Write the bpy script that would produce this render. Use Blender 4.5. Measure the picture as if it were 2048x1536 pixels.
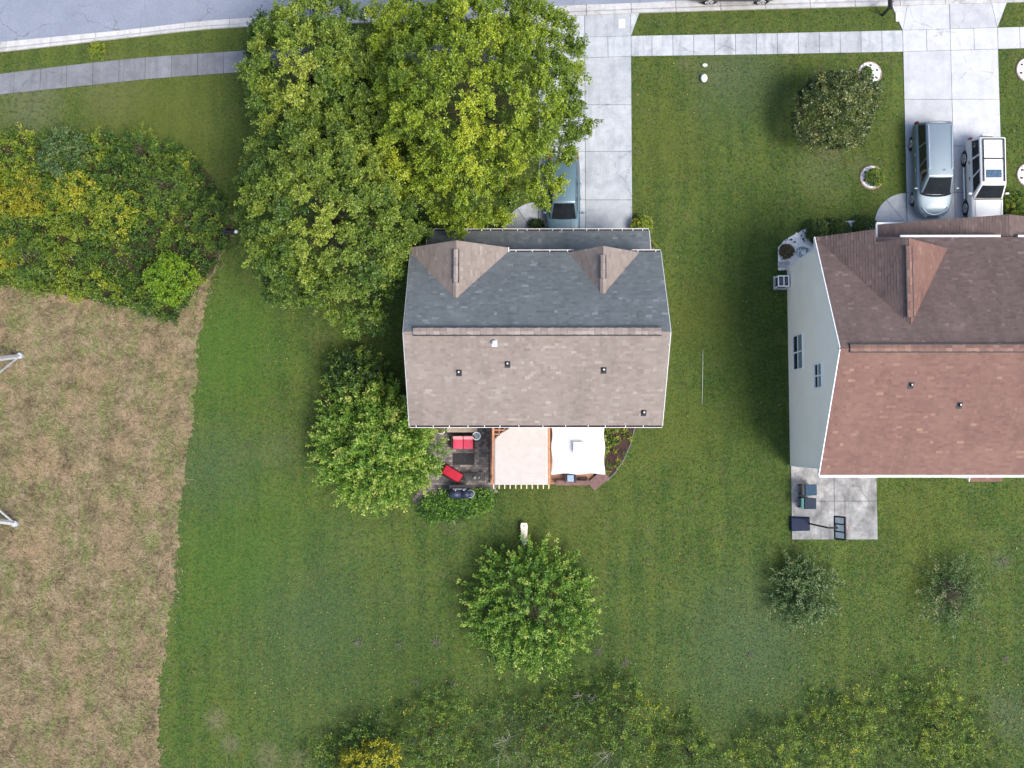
import bpy, bmesh, math, random
import numpy as np
from mathutils import Vector, Matrix

for _o in list(bpy.data.objects):
    bpy.data.objects.remove(_o, do_unlink=True)
SC = bpy.context.scene
COL = SC.collection
R = math.radians
rnd = random.Random(7)
rng = np.random.default_rng(11)

# ------------------------------------------------------------------ camera
CAM_H, FPX = 52.0, 1950.0
TILT, ROLL = math.atan(114 / FPX), math.atan(10 / FPX)
cam_d = bpy.data.cameras.new('camera')
cam_d.sensor_width = 36.0
cam_d.lens = 36.0 * FPX / 2048.0
cam_d.clip_start = 0.5
cam_d.clip_end = 3000
cam = bpy.data.objects.new('camera', cam_d)
COL.objects.link(cam)
cam.location = (0, 0, CAM_H)
cam.rotation_euler = (TILT, ROLL, 0)
SC.camera = cam

# ------------------------------------------------------------------ sky, sun, exposure
SUN_EL, SUN_AZ = R(56), R(128)          # azimuth clockwise from +Y (top of the picture)
wd = bpy.data.worlds.new('World')
SC.world = wd
wd.use_nodes = True
wn = wd.node_tree
sky = wn.nodes.new('ShaderNodeTexSky')
sky.sky_type = 'NISHITA'
sky.sun_disc = False
sky.sun_elevation = SUN_EL
sky.sun_rotation = SUN_AZ
sky.air_density = 1.0
sky.dust_density = 3.0
sky.ozone_density = 1.5
wn.nodes['Background'].inputs[1].default_value = 0.13
wn.links.new(sky.outputs[0], wn.nodes['Background'].inputs[0])
sl = bpy.data.lights.new('sun', 'SUN')
sl.energy = 2.0
sl.angle = R(24)
sl.color = (1.0, 0.94, 0.86)
sun = bpy.data.objects.new('sun', sl)
COL.objects.link(sun)
sun.location = (40, -25, 60)
_sd = Vector((math.sin(SUN_AZ) * math.cos(SUN_EL), math.cos(SUN_AZ) * math.cos(SUN_EL), math.sin(SUN_EL)))
sun.rotation_euler = (-_sd).to_track_quat('-Z', 'Y').to_euler()
SC.view_settings.view_transform = 'Standard'
SC.view_settings.look = 'None'
SC.view_settings.exposure = 1.14
SC.view_settings.gamma = 1.0
SC.view_settings.use_curve_mapping = False

# ------------------------------------------------------------------ survey: photo point -> place on the level z
_RM = Matrix.Rotation(ROLL, 3, 'Y') @ Matrix.Rotation(TILT, 3, 'X')
def P(x, y, z=0.0):
    d = _RM @ Vector(((x - 1024) / FPX, -(y - 768) / FPX, -1.0))
    t = (z - CAM_H) / d.z
    return Vector((d.x * t, d.y * t, z))
def P2(x, y, z=0.0):
    p = P(x, y, z)
    return (p.x, p.y)

# ------------------------------------------------------------------ object helpers
def tag(o, label=None, cat=None, group=None, kind=None):
    if label: o['label'] = label
    if cat: o['category'] = cat
    if group: o['group'] = group
    if kind: o['kind'] = kind
    return o
ORG = {}
def empty(name, loc, label, cat, group=None, rz=0.0):
    o = bpy.data.objects.new(name, None)
    o.empty_display_size = 0.3
    COL.objects.link(o)
    o.location = loc
    o.rotation_euler = (0, 0, rz)
    ORG[o] = Vector(loc) if rz == 0.0 else Vector((0, 0, 0))
    return tag(o, label, cat, group)

class MB:
    """collects shapes; build() links them as one mesh object"""
    def __init__(s):
        s.v = []; s.f = []; s.t = []
    def add(s, vs, fs, t=0.5):
        b = len(s.v)
        s.v.extend([tuple(p) for p in vs])
        s.f.extend([tuple(i + b for i in f) for f in fs])
        s.t.extend([t] * len(fs))
        return s
    def hexa(s, b4, t4, t=0.5):
        return s.add(list(b4) + list(t4), [(3, 2, 1, 0), (4, 5, 6, 7), (0, 1, 5, 4), (1, 2, 6, 5), (2, 3, 7, 6), (3, 0, 4, 7)], t)
    def box(s, c, d, rz=0.0, t=0.5, ry=0.0, rx=0.0):
        M = Matrix.Translation(c) @ Matrix.Rotation(rz, 4, 'Z') @ Matrix.Rotation(ry, 4, 'Y') @ Matrix.Rotation(rx, 4, 'X')
        x, y, z = d[0] / 2, d[1] / 2, d[2] / 2
        q = [M @ Vector(p) for p in ((-x, -y, -z), (x, -y, -z), (x, y, -z), (-x, y, -z), (-x, -y, z), (x, -y, z), (x, y, z), (-x, y, z))]
        return s.hexa(q[:4], q[4:], t)
    def box2(s, lo, hi, t=0.5):
        return s.box([(a + b) / 2 for a, b in zip(lo, hi)], [abs(b - a) for a, b in zip(lo, hi)], 0, t)
    def beam(s, p0, p1, w, h, t=0.5):
        p0, p1 = Vector(p0), Vector(p1)
        d = (p1 - p0).normalized()
        side = d.cross(Vector((0, 0, 1)))
        side = Vector((1, 0, 0)) if side.length < 1e-4 else side.normalized()
        up = side.cross(d).normalized()
        o = [side * (-w / 2) + up * (-h / 2), side * (w / 2) + up * (-h / 2), side * (w / 2) + up * (h / 2), side * (-w / 2) + up * (h / 2)]
        return s.hexa([p0 + a for a in o], [p1 + a for a in o], t)
    def prism(s, poly, z0, z1, t=0.5):
        n = len(poly)
        a = sum(poly[i][0] * poly[(i + 1) % n][1] - poly[(i + 1) % n][0] * poly[i][1] for i in range(n))
        if a < 0: poly = poly[::-1]
        vs = [(p[0], p[1], z0) for p in poly] + [(p[0], p[1], z1) for p in poly]
        fs = [tuple(range(n - 1, -1, -1)), tuple(range(n, 2 * n))] + [(i, (i + 1) % n, n + (i + 1) % n, n + i) for i in range(n)]
        return s.add(vs, fs, t)
    def tube(s, pts, rad, n=6, t=0.5, cap=True):
        pts = [Vector(p) for p in pts]
        if not hasattr(rad, '__len__'): rad = [rad] * len(pts)
        vs, fs = [], []
        u = None
        for i, p in enumerate(pts):
            d = (pts[min(i + 1, len(pts) - 1)] - pts[max(i - 1, 0)]).normalized()
            if u is None:
                u = d.orthogonal().normalized()
            else:
                u = (u - d * u.dot(d)).normalized()
            w = d.cross(u)
            for k in range(n):
                a = 2 * math.pi * k / n
                vs.append(p + (u * math.cos(a) + w * math.sin(a)) * rad[i])
        for i in range(len(pts) - 1):
            for k in range(n):
                k2 = (k + 1) % n
                fs.append((i * n + k, i * n + k2, (i + 1) * n + k2, (i + 1) * n + k))
        if cap:
            fs.append(tuple(range(n - 1, -1, -1)))
            fs.append(tuple((len(pts) - 1) * n + k for k in range(n)))
        return s.add(vs, fs, t)
    def cyl(s, p0, p1, r0, r1=None, n=12, t=0.5):
        return s.tube([p0, p1], [r0, r0 if r1 is None else r1], n, t)
    def ring(s, c, r, rt, n=20, m=6, axis='Z', t=0.5):
        vs, fs = [], []
        for i in range(n):
            a = 2 * math.pi * i / n
            for k in range(m):
                b = 2 * math.pi * k / m
                rr = r + rt * math.cos(b)
                q = (rr * math.cos(a), rr * math.sin(a), rt * math.sin(b))
                if axis == 'X': q = (q[2], q[0], q[1])
                vs.append((c[0] + q[0], c[1] + q[1], c[2] + q[2]))
        for i in range(n):
            for k in range(m):
                fs.append((i * m + k, ((i + 1) % n) * m + k, ((i + 1) % n) * m + (k + 1) % m, i * m + (k + 1) % m))
        return s.add(vs, fs, t)
    def ball(s, c, r, n=8, m=5, t=0.5):
        rx, ry, rz = (r, r, r) if not hasattr(r, '__len__') else r
        vs = [(c[0], c[1], c[2] - rz)]
        fs = []
        for j in range(1, m):
            b = -math.pi / 2 + math.pi * j / m
            for i in range(n):
                a = 2 * math.pi * i / n
                vs.append((c[0] + rx * math.cos(b) * math.cos(a), c[1] + ry * math.cos(b) * math.sin(a), c[2] + rz * math.sin(b)))
        vs.append((c[0], c[1], c[2] + rz))
        for i in range(n):
            fs.append((0, 1 + (i + 1) % n, 1 + i))
            fs.append((len(vs) - 1, 1 + (m - 2) * n + i, 1 + (m - 2) * n + (i + 1) % n))
        for j in range(m - 2):
            for i in range(n):
                fs.append((1 + j * n + i, 1 + j * n + (i + 1) % n, 1 + (j + 1) * n + (i + 1) % n, 1 + (j + 1) * n + i))
        return s.add(vs, fs, t)
    def build(s, name, mat, parent=None, smooth=False, bevel=0.0, subsurf=0):
        off = ORG.get(parent, Vector((0, 0, 0))) if parent is not None else Vector((0, 0, 0))
        me = bpy.data.meshes.new(name)
        if parent is None:                      # a one-mesh thing: origin at its base
            a = np.array(s.v); off = Vector(((a[:, 0].min() + a[:, 0].max()) / 2, (a[:, 1].min() + a[:, 1].max()) / 2, a[:, 2].min()))
        me.from_pydata([(p[0] - off.x, p[1] - off.y, p[2] - off.z) for p in s.v], [], s.f)
        at = me.attributes.new('tint', 'FLOAT', 'FACE')
        at.data.foreach_set('value', s.t)
        me.materials.append(mat)
        if smooth: me.polygons.foreach_set('use_smooth', [True] * len(me.polygons))
        me.update()
        o = bpy.data.objects.new(name, me)
        COL.objects.link(o)
        if parent is not None:
            o.parent = parent
            ORG[o] = off
        else:
            o.location = off
            ORG[o] = off
        if bevel > 0:
            m = o.modifiers.new('bevel', 'BEVEL'); m.width = bevel; m.segments = 2; m.limit_method = 'ANGLE'
        if subsurf:
            m = o.modifiers.new('subsurf', 'SUBSURF'); m.levels = m.render_levels = subsurf
        return o

def np_mesh(name, verts, k, mat, parent=None, tint=None, off=None):
    """verts: (n*k,3) array of n separate k-cornered faces"""
    n = len(verts) // k
    me = bpy.data.meshes.new(name)
    o3 = np.zeros(3) if off is None else np.array(off)
    me.vertices.add(n * k)
    me.vertices.foreach_set('co', (verts - o3).astype(np.float32).ravel())
    me.loops.add(n * k)
    me.loops.foreach_set('vertex_index', np.arange(n * k, dtype=np.int32))
    me.polygons.add(n)
    me.polygons.foreach_set('loop_start', np.arange(0, n * k, k, dtype=np.int32))
    me.polygons.foreach_set('loop_total', np.full(n, k, dtype=np.int32))
    if tint is not None:
        at = me.attributes.new('tint', 'FLOAT', 'FACE')
        at.data.foreach_set('value', tint.astype(np.float32))
    me.materials.append(mat)
    me.update(calc_edges=True)
    o = bpy.data.objects.new(name, me)
    COL.objects.link(o)
    if parent is not None: o.parent = parent
    elif off is not None: o.location = off
    return o

# ------------------------------------------------------------------ materials
class NT:
    def __init__(s, name):
        s.m = bpy.data.materials.new(name); s.m.use_nodes = True
        s.t = s.m.node_tree; s.n = s.t.nodes; s.b = s.n['Principled BSDF']; s.out = s.n['Material Output']
        s.pos = None
    def link(s, a, b): s.t.links.new(a, b)
    def P(s):
        if s.pos is None: s.pos = s.n.new('ShaderNodeNewGeometry').outputs['Position']
        return s.pos
    def obj(s): return s.n.new('ShaderNodeTexCoord').outputs['Object']
    def scaled(s, src, sc):
        m = s.n.new('ShaderNodeMapping'); m.inputs['Scale'].default_value = sc
        s.link(src, m.inputs['Vector']); return m.outputs[0]
    def noise(s, scale, detail=3, rough=0.55, src=None, dist=0.0):
        q = s.n.new('ShaderNodeTexNoise'); q.inputs['Scale'].default_value = scale; q.inputs['Detail'].default_value = detail
        q.inputs['Roughness'].default_value = rough; q.inputs['Distortion'].default_value = dist
        s.link(src or s.P(), q.inputs['Vector']); return q.outputs['Fac']
    def voro(s, scale, feature='F1', src=None):
        q = s.n.new('ShaderNodeTexVoronoi'); q.feature = feature; q.inputs['Scale'].default_value = scale
        s.link(src or s.P(), q.inputs['Vector']); return q
    def math(s, op, a, b=None, clamp=False):
        q = s.n.new('ShaderNodeMath'); q.operation = op; q.use_clamp = clamp
        for i, x in enumerate((a, b)):
            if x is None: continue
            if isinstance(x, (int, float)): q.inputs[i].default_value = x
            else: s.link(x, q.inputs[i])
        return q.outputs[0]
    def ramp(s, fac, stops):
        q = s.n.new('ShaderNodeValToRGB'); e = q.color_ramp.elements
        while len(e) < len(stops): e.new(0.5)
        for i, (p, c) in enumerate(stops):
            e[i].position = p
            e[i].color = (c, c, c, 1) if isinstance(c, (int, float)) else (*c, 1)
        s.link(fac, q.inputs[0]); return q.outputs[0]
    def mix(s, fac, a, b, mode='MIX'):
        q = s.n.new('ShaderNodeMix'); q.data_type = 'RGBA'; q.blend_type = mode; q.clamp_factor = True
        for sock, x in ((q.inputs[0], fac), (q.inputs[6], a), (q.inputs[7], b)):
            if isinstance(x, (int, float)): sock.default_value = x
            elif isinstance(x, tuple): sock.default_value = (*x, 1)
            else: s.link(x, sock)
        return q.outputs[2]
    def attr(s, name='tint'):
        q = s.n.new('ShaderNodeAttribute'); q.attribute_name = name; return q.outputs['Fac']
    def orand(s): return s.n.new('ShaderNodeObjectInfo').outputs['Random']
    def sep(s):
        q = s.n.new('ShaderNodeSeparateXYZ'); s.link(s.P(), q.inputs[0]); return q.outputs
    def base(s, c):
        if isinstance(c, tuple): s.b.inputs['Base Color'].default_value = (*c, 1)
        else: s.link(c, s.b.inputs['Base Color'])
    def rough(s, r, spec=0.4, metal=0.0):
        s.b.inputs['Roughness'].default_value = r; s.b.inputs['Specular IOR Level'].default_value = spec; s.b.inputs['Metallic'].default_value = metal
    def bump(s, h, strength=0.3, dist=0.02):
        q = s.n.new('ShaderNodeBump'); q.inputs['Strength'].default_value = strength; q.inputs['Distance'].default_value = dist
        s.link(h, q.inputs['Height']); s.link(q.outputs[0], s.b.inputs['Normal'])
    def blob(s, x, y, r, soft, jit):
        """1 inside a ragged patch of radius r around (x, y)"""
        X, Y, _ = s.sep_xy
        dx = s.math('SUBTRACT', X, x); dy = s.math('SUBTRACT', Y, y)
        d = s.math('SQRT', s.math('ADD', s.math('MULTIPLY', dx, dx), s.math('MULTIPLY', dy, dy)))
        d = s.math('ADD', d, s.math('MULTIPLY', s.math('SUBTRACT', jit, 0.5), r * 1.6))
        return s.math('DIVIDE', s.math('SUBTRACT', r + soft, d), 2 * soft, True)

def simple(name, col, rough=0.6, spec=0.4, metal=0.0, var=0.12, scale=6.0, bump=0.0):
    m = NT(name)
    d = tuple(c * (1 - var) for c in col); l = tuple(min(1, c * (1 + var)) for c in col)
    src = m.obj()
    m.base(m.ramp(m.noise(scale, 4, 0.6, src), [(0.3, d), (0.7, l)]))
    m.rough(rough, spec, metal)
    if bump: m.bump(m.noise(scale * 6, 3, 0.6, src), bump, 0.01)
    return m.m

def leafmat(name, stops, trans=0.3, rough=0.45):
    m = NT(name)
    c = m.ramp(m.attr(), stops)
    m.base(c); m.rough(rough, 0.45)
    tr = m.n.new('ShaderNodeBsdfTranslucent'); m.link(c, tr.inputs['Color'])
    mx = m.n.new('ShaderNodeMixShader'); mx.inputs[0].default_value = trans
    m.link(m.b.outputs[0], mx.inputs[1]); m.link(tr.outputs[0], mx.inputs[2]); m.link(mx.outputs[0], m.out.inputs['Surface'])
    return m.m

# lawn: mown turf in patches, with worn and bare places
def lawn_material(name, blade):
    m = NT(name); m.sep_xy = m.sep()
    X, Y, Z = m.sep_xy
    big = m.noise(0.10, 3, 0.55); mid = m.noise(0.45, 4, 0.6); mot = m.noise(1.7, 5, 0.72); fine = m.noise(6.0, 4, 0.75); vf = m.noise(24.0, 3, 0.75)
    streak = m.noise(1.0, 4, 0.65, m.scaled(m.P(), (1.5, 0.10, 1.0)))
    col = m.ramp(mid, [(0.36, (0.024, 0.060, 0.009)), (0.5, (0.050, 0.098, 0.016)), (0.64, (0.092, 0.128, 0.023))])
    # the turf by the street is drier and more olive; behind the house it is lusher and bluer
    yy = m.math('ADD', m.math('MULTIPLY', Y, 0.045), m.math('MULTIPLY', m.math('SUBTRACT', big, 0.5), 1.8))
    dry = m.math('ADD', yy, -0.02, True)
    col = m.mix(m.math('MULTIPLY', dry, 0.55), col, (0.080, 0.096, 0.018))
    blue = m.math('MULTIPLY', m.math('ADD', m.math('MULTIPLY', Y, -0.07), m.math('MULTIPLY', m.math('SUBTRACT', big, 0.60), 2.0), True), 0.55)
    col = m.mix(blue, col, (0.036, 0.074, 0.026))
    # wide green swath at the edge of the dry field
    sw = m.math('MULTIPLY', m.math('DIVIDE', m.math('SUBTRACT', -11.0, X), 4.0, True), m.math('DIVIDE', m.math('SUBTRACT', 8.5, Y), 3.0, True))
    col = m.mix(m.math('MULTIPLY', sw, 0.55), col, (0.046, 0.106, 0.014))
    # mowing passes run away from the street
    col = m.mix(m.math('MULTIPLY', m.ramp(streak, [(0.48, 0.0), (0.60, 1.0)]), 0.45), col, (0.115, 0.140, 0.026))
    col = m.mix(m.math('MULTIPLY', m.ramp(streak, [(0.38, 1.0), (0.47, 0.0)]), 0.4), col, (0.024, 0.056, 0.014))
    wob = m.noise(0.25, 3, 0.6)
    st = m.math('SINE', m.math('ADD', m.math('MULTIPLY', X, 5.0), m.math('MULTIPLY', wob, 9.0)))
    amt_ = m.ramp(m.noise(0.16, 3, 0.6), [(0.44, 0.15), (0.56, 1.0)])
    col = m.mix(m.math('MULTIPLY', m.math('MULTIPLY', m.ramp(st, [(0.35, 0.0), (0.9, 1.0)]), amt_), 0.34), col, (0.098, 0.128, 0.020))
    col = m.mix(m.math('MULTIPLY', m.math('MULTIPLY', m.ramp(m.math('MULTIPLY', st, -1.0), [(0.35, 0.0), (0.9, 1.0)]), amt_), 0.34), col, (0.018, 0.050, 0.008))
    # mottling, thin straw showing between the blades
    col = m.mix(m.math('MULTIPLY', m.ramp(mot, [(0.36, 1.0), (0.48, 0.0)]), 0.55), col, (0.022, 0.050, 0.015))
    col = m.mix(m.math('MULTIPLY', m.ramp(mot, [(0.54, 0.0), (0.66, 1.0)]), 0.5), col, (0.092, 0.122, 0.024))
    col = m.mix(m.math('MULTIPLY', m.ramp(m.noise(0.8, 6, 0.75), [(0.53, 0.0), (0.66, 1.0)]), 0.45), col, (0.125, 0.112, 0.052))
    jit = m.noise(1.6, 6, 0.75)
    for (px, py, r, soft, a) in BARE:
        q = P(px, py)
        col = m.mix(m.math('MULTIPLY', m.blob(q.x, q.y, r, soft, jit), a), col, (0.20, 0.165, 0.115))
    for (px, py, r, soft, a) in GREY:
        q = P(px, py)
        col = m.mix(m.math('MULTIPLY', m.blob(q.x, q.y, r, soft, jit), a), col, (0.105, 0.125, 0.095))
    col = m.mix(m.math('MULTIPLY', m.ramp(m.noise(2.7, 4, 0.7, m.scaled(m.P(), (1.0, 0.8, 1.0))), [(0.52, 0.0), (0.61, 1.0)]), 0.48), col, (0.092, 0.076, 0.028))
    col = m.mix(m.math('MULTIPLY', m.ramp(m.noise(3.4, 4, 0.7, m.scaled(m.P(), (0.8, 1.0, 2.0))), [(0.52, 0.0), (0.61, 1.0)]), 0.40), col, (0.044, 0.084, 0.046))
    col = m.mix(m.math('MULTIPLY', m.ramp(m.noise(4.6, 4, 0.75, m.scaled(m.P(), (1.0, 1.1, 3.0))), [(0.39, 1.0), (0.48, 0.0)]), 0.75), col, (0.012, 0.036, 0.006))
    col = m.mix(m.math('MULTIPLY', m.ramp(m.noise(8.0, 3, 0.7, m.scaled(m.P(), (1.1, 1.0, 4.0))), [(0.53, 0.0), (0.62, 1.0)]), 0.55), col, (0.125, 0.165, 0.030))
    wide = m.noise(0.35, 4, 0.6)
    for (px, py, r, soft, a, c) in TURF:
        q = P(px, py)
        col = m.mix(m.math('MULTIPLY', m.blob(q.x, q.y, r, soft, wide), a), col, c)
    if blade:
        col = m.mix(m.math('MULTIPLY', m.ramp(m.attr(), [(0.45, 0.0), (1.0, 1.0)]), 0.60), col, (0.125, 0.155, 0.036))
        col = m.mix(m.math('MULTIPLY', m.ramp(m.attr(), [(0.0, 1.0), (0.4, 0.0)]), 0.55), col, (0.022, 0.048, 0.012))
    else:
        col = m.mix(m.math('MULTIPLY', m.ramp(fine, [(0.48, 0.0), (0.62, 1.0)]), 0.5), col, (0.105, 0.138, 0.030))
        col = m.mix(m.math('MULTIPLY', m.ramp(vf, [(0.40, 1.0), (0.52, 0.0)]), 0.62), col, (0.018, 0.036, 0.010))
        m.bump(m.math('ADD', fine, vf), 0.6, 0.05)
    m.base(col); m.rough(0.8, 0.15)
    return m.m
BARE = [(432, 1440, 0.50, 0.30, 0.62), (462, 1488, 0.45, 0.25, 0.6), (535, 1512, 0.6, 0.3, 0.5), (600, 1520, 0.5, 0.3, 0.4), (1372, 128, 0.35, 0.4, 0.45), (1430, 150, 0.8, 0.7, 0.4), (1660, 300, 0.6, 0.4, 0.5), (1618, 268, 0.5, 0.35, 0.5),
        (900, 1040, 0.5, 0.5, 0.35), (1150, 1000, 1.0, 0.8, 0.3), (1720, 330, 0.4, 0.5, 0.35), (560, 900, 0.9, 0.8, 0.25), (230, 182, 1.5, 0.9, 0.4), (60, 205, 1.3, 0.9, 0.4), (1080, 1480, 1.6, 1.2, 0.3)]
GREY = [(1480, 140, 1.6, 1.3, 0.45), (1405, 220, 0.25, 0.5, 0.5), (1640, 340, 1.2, 0.9, 0.35), (1500, 1260, 2.0, 1.5, 0.3), (430, 930, 1.6, 1.3, 0.22), (60, 215, 1.6, 1.0, 0.35), (2000, 1125, 0.5, 0.4, 0.5), (2010, 1430, 1.2, 0.8, 0.45)]
LUSH_SHADE, OLIVE, TEAL, FRESH = (0.018, 0.050, 0.008), (0.092, 0.106, 0.020), (0.050, 0.090, 0.044), (0.050, 0.124, 0.014)
TURF = [(1500, 640, 2.6, 2.2, 0.52, LUSH_SHADE), (1500, 800, 2.4, 2.0, 0.45, LUSH_SHADE), (1490, 480, 2.0, 2.0, 0.52, LUSH_SHADE), (1560, 1010, 2.0, 1.6, 0.45, LUSH_SHADE), (1120, 1350, 2.6, 2.2, 0.59, LUSH_SHADE), (820, 1330, 2.4, 2.0, 0.45, LUSH_SHADE),  # dark green beside the white house paints in its shade; elsewhere dark turf
        (1370, 640, 1.8, 1.5, 0.65, OLIVE), (1365, 860, 1.8, 1.5, 0.59, OLIVE), (1340, 280, 2.2, 1.8, 0.45, OLIVE), (330, 220, 3.5, 2.4, 0.59, OLIVE), (1150, 1010, 2.2, 1.6, 0.45, OLIVE), (1830, 1060, 2.0, 1.8, 0.39, OLIVE),
        (620, 1230, 3.6, 3.0, 0.52, TEAL), (1490, 1300, 3.0, 2.4, 0.59, TEAL), (430, 950, 2.4, 2.0, 0.39, TEAL), (1470, 190, 2.2, 1.8, 0.39, TEAL), (460, 700, 2.4, 1.8, 0.59, FRESH), (430, 1150, 2.2, 1.8, 0.45, FRESH), (540, 1050, 2.2, 1.8, 0.39, FRESH)]
M = {}
M['lawn'] = lawn_material('lawn_turf', False)
M['blade'] = lawn_material('lawn_blade', True)
def field_material(name, blade):
    m = NT(name)
    mid = m.noise(0.9, 6, 0.7); fine = m.noise(4.5, 5, 0.75); vf = m.noise(20, 3, 0.75)
    warp = m.noise(1.0, 5, 0.7, m.scaled(m.P(), (1.1, 0.5, 1.0)), 1.2)
    col = m.ramp(mid, [(0.36, (0.092, 0.070, 0.040)), (0.46, (0.152, 0.120, 0.068)), (0.55, (0.204, 0.164, 0.096)), (0.66, (0.29, 0.235, 0.155))])
    col = m.mix(m.math('MULTIPLY', m.ramp(warp, [(0.47, 0.0), (0.58, 1.0)]), 0.70), col, (0.118, 0.152, 0.040))
    col = m.mix(m.math('MULTIPLY', m.ramp(m.noise(0.45, 5, 0.7), [(0.50, 0.0), (0.60, 1.0)]), 0.6), col, (0.255, 0.172, 0.108))
    col = m.mix(m.math('MULTIPLY', m.ramp(m.noise(0.7, 5, 0.7, m.scaled(m.P(), (1.3, 0.9, 1.0))), [(0.36, 1.0), (0.46, 0.0)]), 0.42), col, (0.095, 0.080, 0.046))
    if blade:
        col = m.mix(m.math('MULTIPLY', m.ramp(m.attr(), [(0.5, 0.0), (1.0, 1.0)]), 0.65), col, (0.37, 0.305, 0.20))
        col = m.mix(m.math('MULTIPLY', m.ramp(m.attr(), [(0.0, 1.0), (0.3, 0.0)]), 0.6), col, (0.070, 0.066, 0.034))
    else:
        col = m.mix(m.math('MULTIPLY', m.ramp(fine, [(0.46, 0.0), (0.7, 1.0)]), 0.6), col, (0.34, 0.275, 0.175))
        col = m.mix(m.math('MULTIPLY', m.ramp(vf, [(0.34, 1.0), (0.52, 0.0)]), 0.6), col, (0.055, 0.048, 0.028))
        m.bump(m.math('ADD', fine, vf), 0.6, 0.05)
    m.base(col); m.rough(0.85, 0.15)
    return m.m
M['field'] = field_material('dry_field_turf', False)
M['fieldblade'] = field_material('dry_field_blade', True)
def concrete(name, c0, c1, stain=(0.16, 0.16, 0.16), amt=0.4, fine=12.0, sscale=0.9):
    m = NT(name)
    col = m.ramp(m.noise(1.6, 5, 0.65), [(0.3, c0), (0.7, c1)])
    col = m.mix(m.math('MULTIPLY', m.ramp(m.noise(sscale, 6, 0.7), [(0.48, 0.0), (0.74, 1.0)]), amt), col, stain)
    v = m.math('ADD', m.math('MULTIPLY', m.orand(), 0.20), 0.88)
    vv = m.n.new('ShaderNodeCombineXYZ')
    for i in range(3): m.link(v, vv.inputs[i])
    col = m.mix(1.0, col, vv.outputs[0], 'MULTIPLY')
    sk = m.noise(1.0, 5, 0.7, m.scaled(m.P(), (2.2, 0.22, 1.0)))
    col = m.mix(m.math('MULTIPLY', m.ramp(sk, [(0.52, 0.0), (0.64, 1.0)]), amt * 0.55), col, stain)
    ed = m.voro(0.33, 'DISTANCE_TO_EDGE', m.scaled(m.P(), (1, 1, 1))).outputs['Distance']
    ed = m.math('ADD', ed, m.math('MULTIPLY', m.math('SUBTRACT', m.noise(2.5, 4, 0.7), 0.5), 0.10))
    ck = m.math('MULTIPLY', m.ramp(m.math('ABSOLUTE', ed), [(0.0, 1.0), (0.006, 0.0)]), m.ramp(m.noise(0.23, 2), [(0.5, 0.0), (0.56, 1.0)]))
    col = m.mix(m.math('MULTIPLY', ck, 0.55), col, tuple(x * 0.4 for x in stain))
    f = m.noise(fine, 4, 0.75)
    col = m.mix(m.math('MULTIPLY', m.ramp(f, [(0.36, 1.0), (0.52, 0.0)]), 0.22), col, stain)
    m.base(col); m.rough(0.85, 0.25); m.bump(f, 0.2, 0.01)
    return m.m
M['drive'] = concrete('driveway_concrete', (0.315, 0.338, 0.362), (0.405, 0.430, 0.455), (0.195, 0.213, 0.235), 0.65)
M['drive_r'] = concrete('pale_driveway_concrete', (0.38, 0.392, 0.41), (0.455, 0.468, 0.49), (0.25, 0.262, 0.28), 0.45)
M['walk'] = concrete('sidewalk_concrete', (0.32, 0.337, 0.36), (0.415, 0.433, 0.46), (0.16, 0.175, 0.19), 0.65, 9.0)
M['walk_old'] = concrete('weathered_sidewalk_concrete', (0.135, 0.142, 0.160), (0.190, 0.198, 0.218), (0.085, 0.087, 0.09), 0.6, 9.0)
M['kerb'] = concrete('kerb_concrete', (0.36, 0.36, 0.355), (0.48, 0.475, 0.47), (0.20, 0.19, 0.175), 0.5, 8.0)
M['slabpatio'] = concrete('stained_patio_concrete', (0.16, 0.163, 0.168), (0.37, 0.37, 0.365), (0.075, 0.077, 0.083), 0.9, 7.0, 0.9)
M['joint'] = simple('joint_filler', (0.05, 0.05, 0.045), 0.9)
def asphalt():
    m = NT('asphalt')
    col = m.ramp(m.noise(0.6, 5, 0.65), [(0.3, (0.170, 0.196, 0.255)), (0.7, (0.215, 0.243, 0.305))])
    vf = m.noise(16, 4, 0.8)
    col = m.mix(m.math('MULTIPLY', m.ramp(vf, [(0.38, 1.0), (0.56, 0.0)]), 0.5), col, (0.13, 0.13, 0.135))
    col = m.mix(m.math('MULTIPLY', m.ramp(vf, [(0.6, 0.0), (0.75, 1.0)]), 0.4), col, (0.34, 0.36, 0.40))
    w = m.n.new('ShaderNodeVectorMath'); w.operation = 'ADD'
    nz = m.n.new('ShaderNodeTexNoise'); nz.inputs['Scale'].default_value = 0.8; nz.inputs['Detail'].default_value = 5
    m.link(m.P(), nz.inputs['Vector'])
    sc = m.n.new('ShaderNodeVectorMath'); sc.operation = 'SCALE'; sc.inputs['Scale'].default_value = 1.6
    m.link(nz.outputs['Color'], sc.inputs[0]); m.link(m.P(), w.inputs[0]); m.link(sc.outputs[0], w.inputs[1])
    vo = m.voro(0.42, 'DISTANCE_TO_EDGE', w.outputs[0])
    crack = m.math('MULTIPLY', m.ramp(vo.outputs['Distance'], [(0.0, 1.0), (0.012, 0.0)]), m.ramp(m.noise(0.35, 3), [(0.45, 0.0), (0.6, 1.0)]))
    col = m.mix(m.math('MULTIPLY', crack, 0.8), col, (0.03, 0.03, 0.03))
    m.base(col); m.rough(0.85, 0.3); m.bump(vf, 0.4, 0.01)
    return m.m
M['asphalt'] = asphalt()
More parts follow.
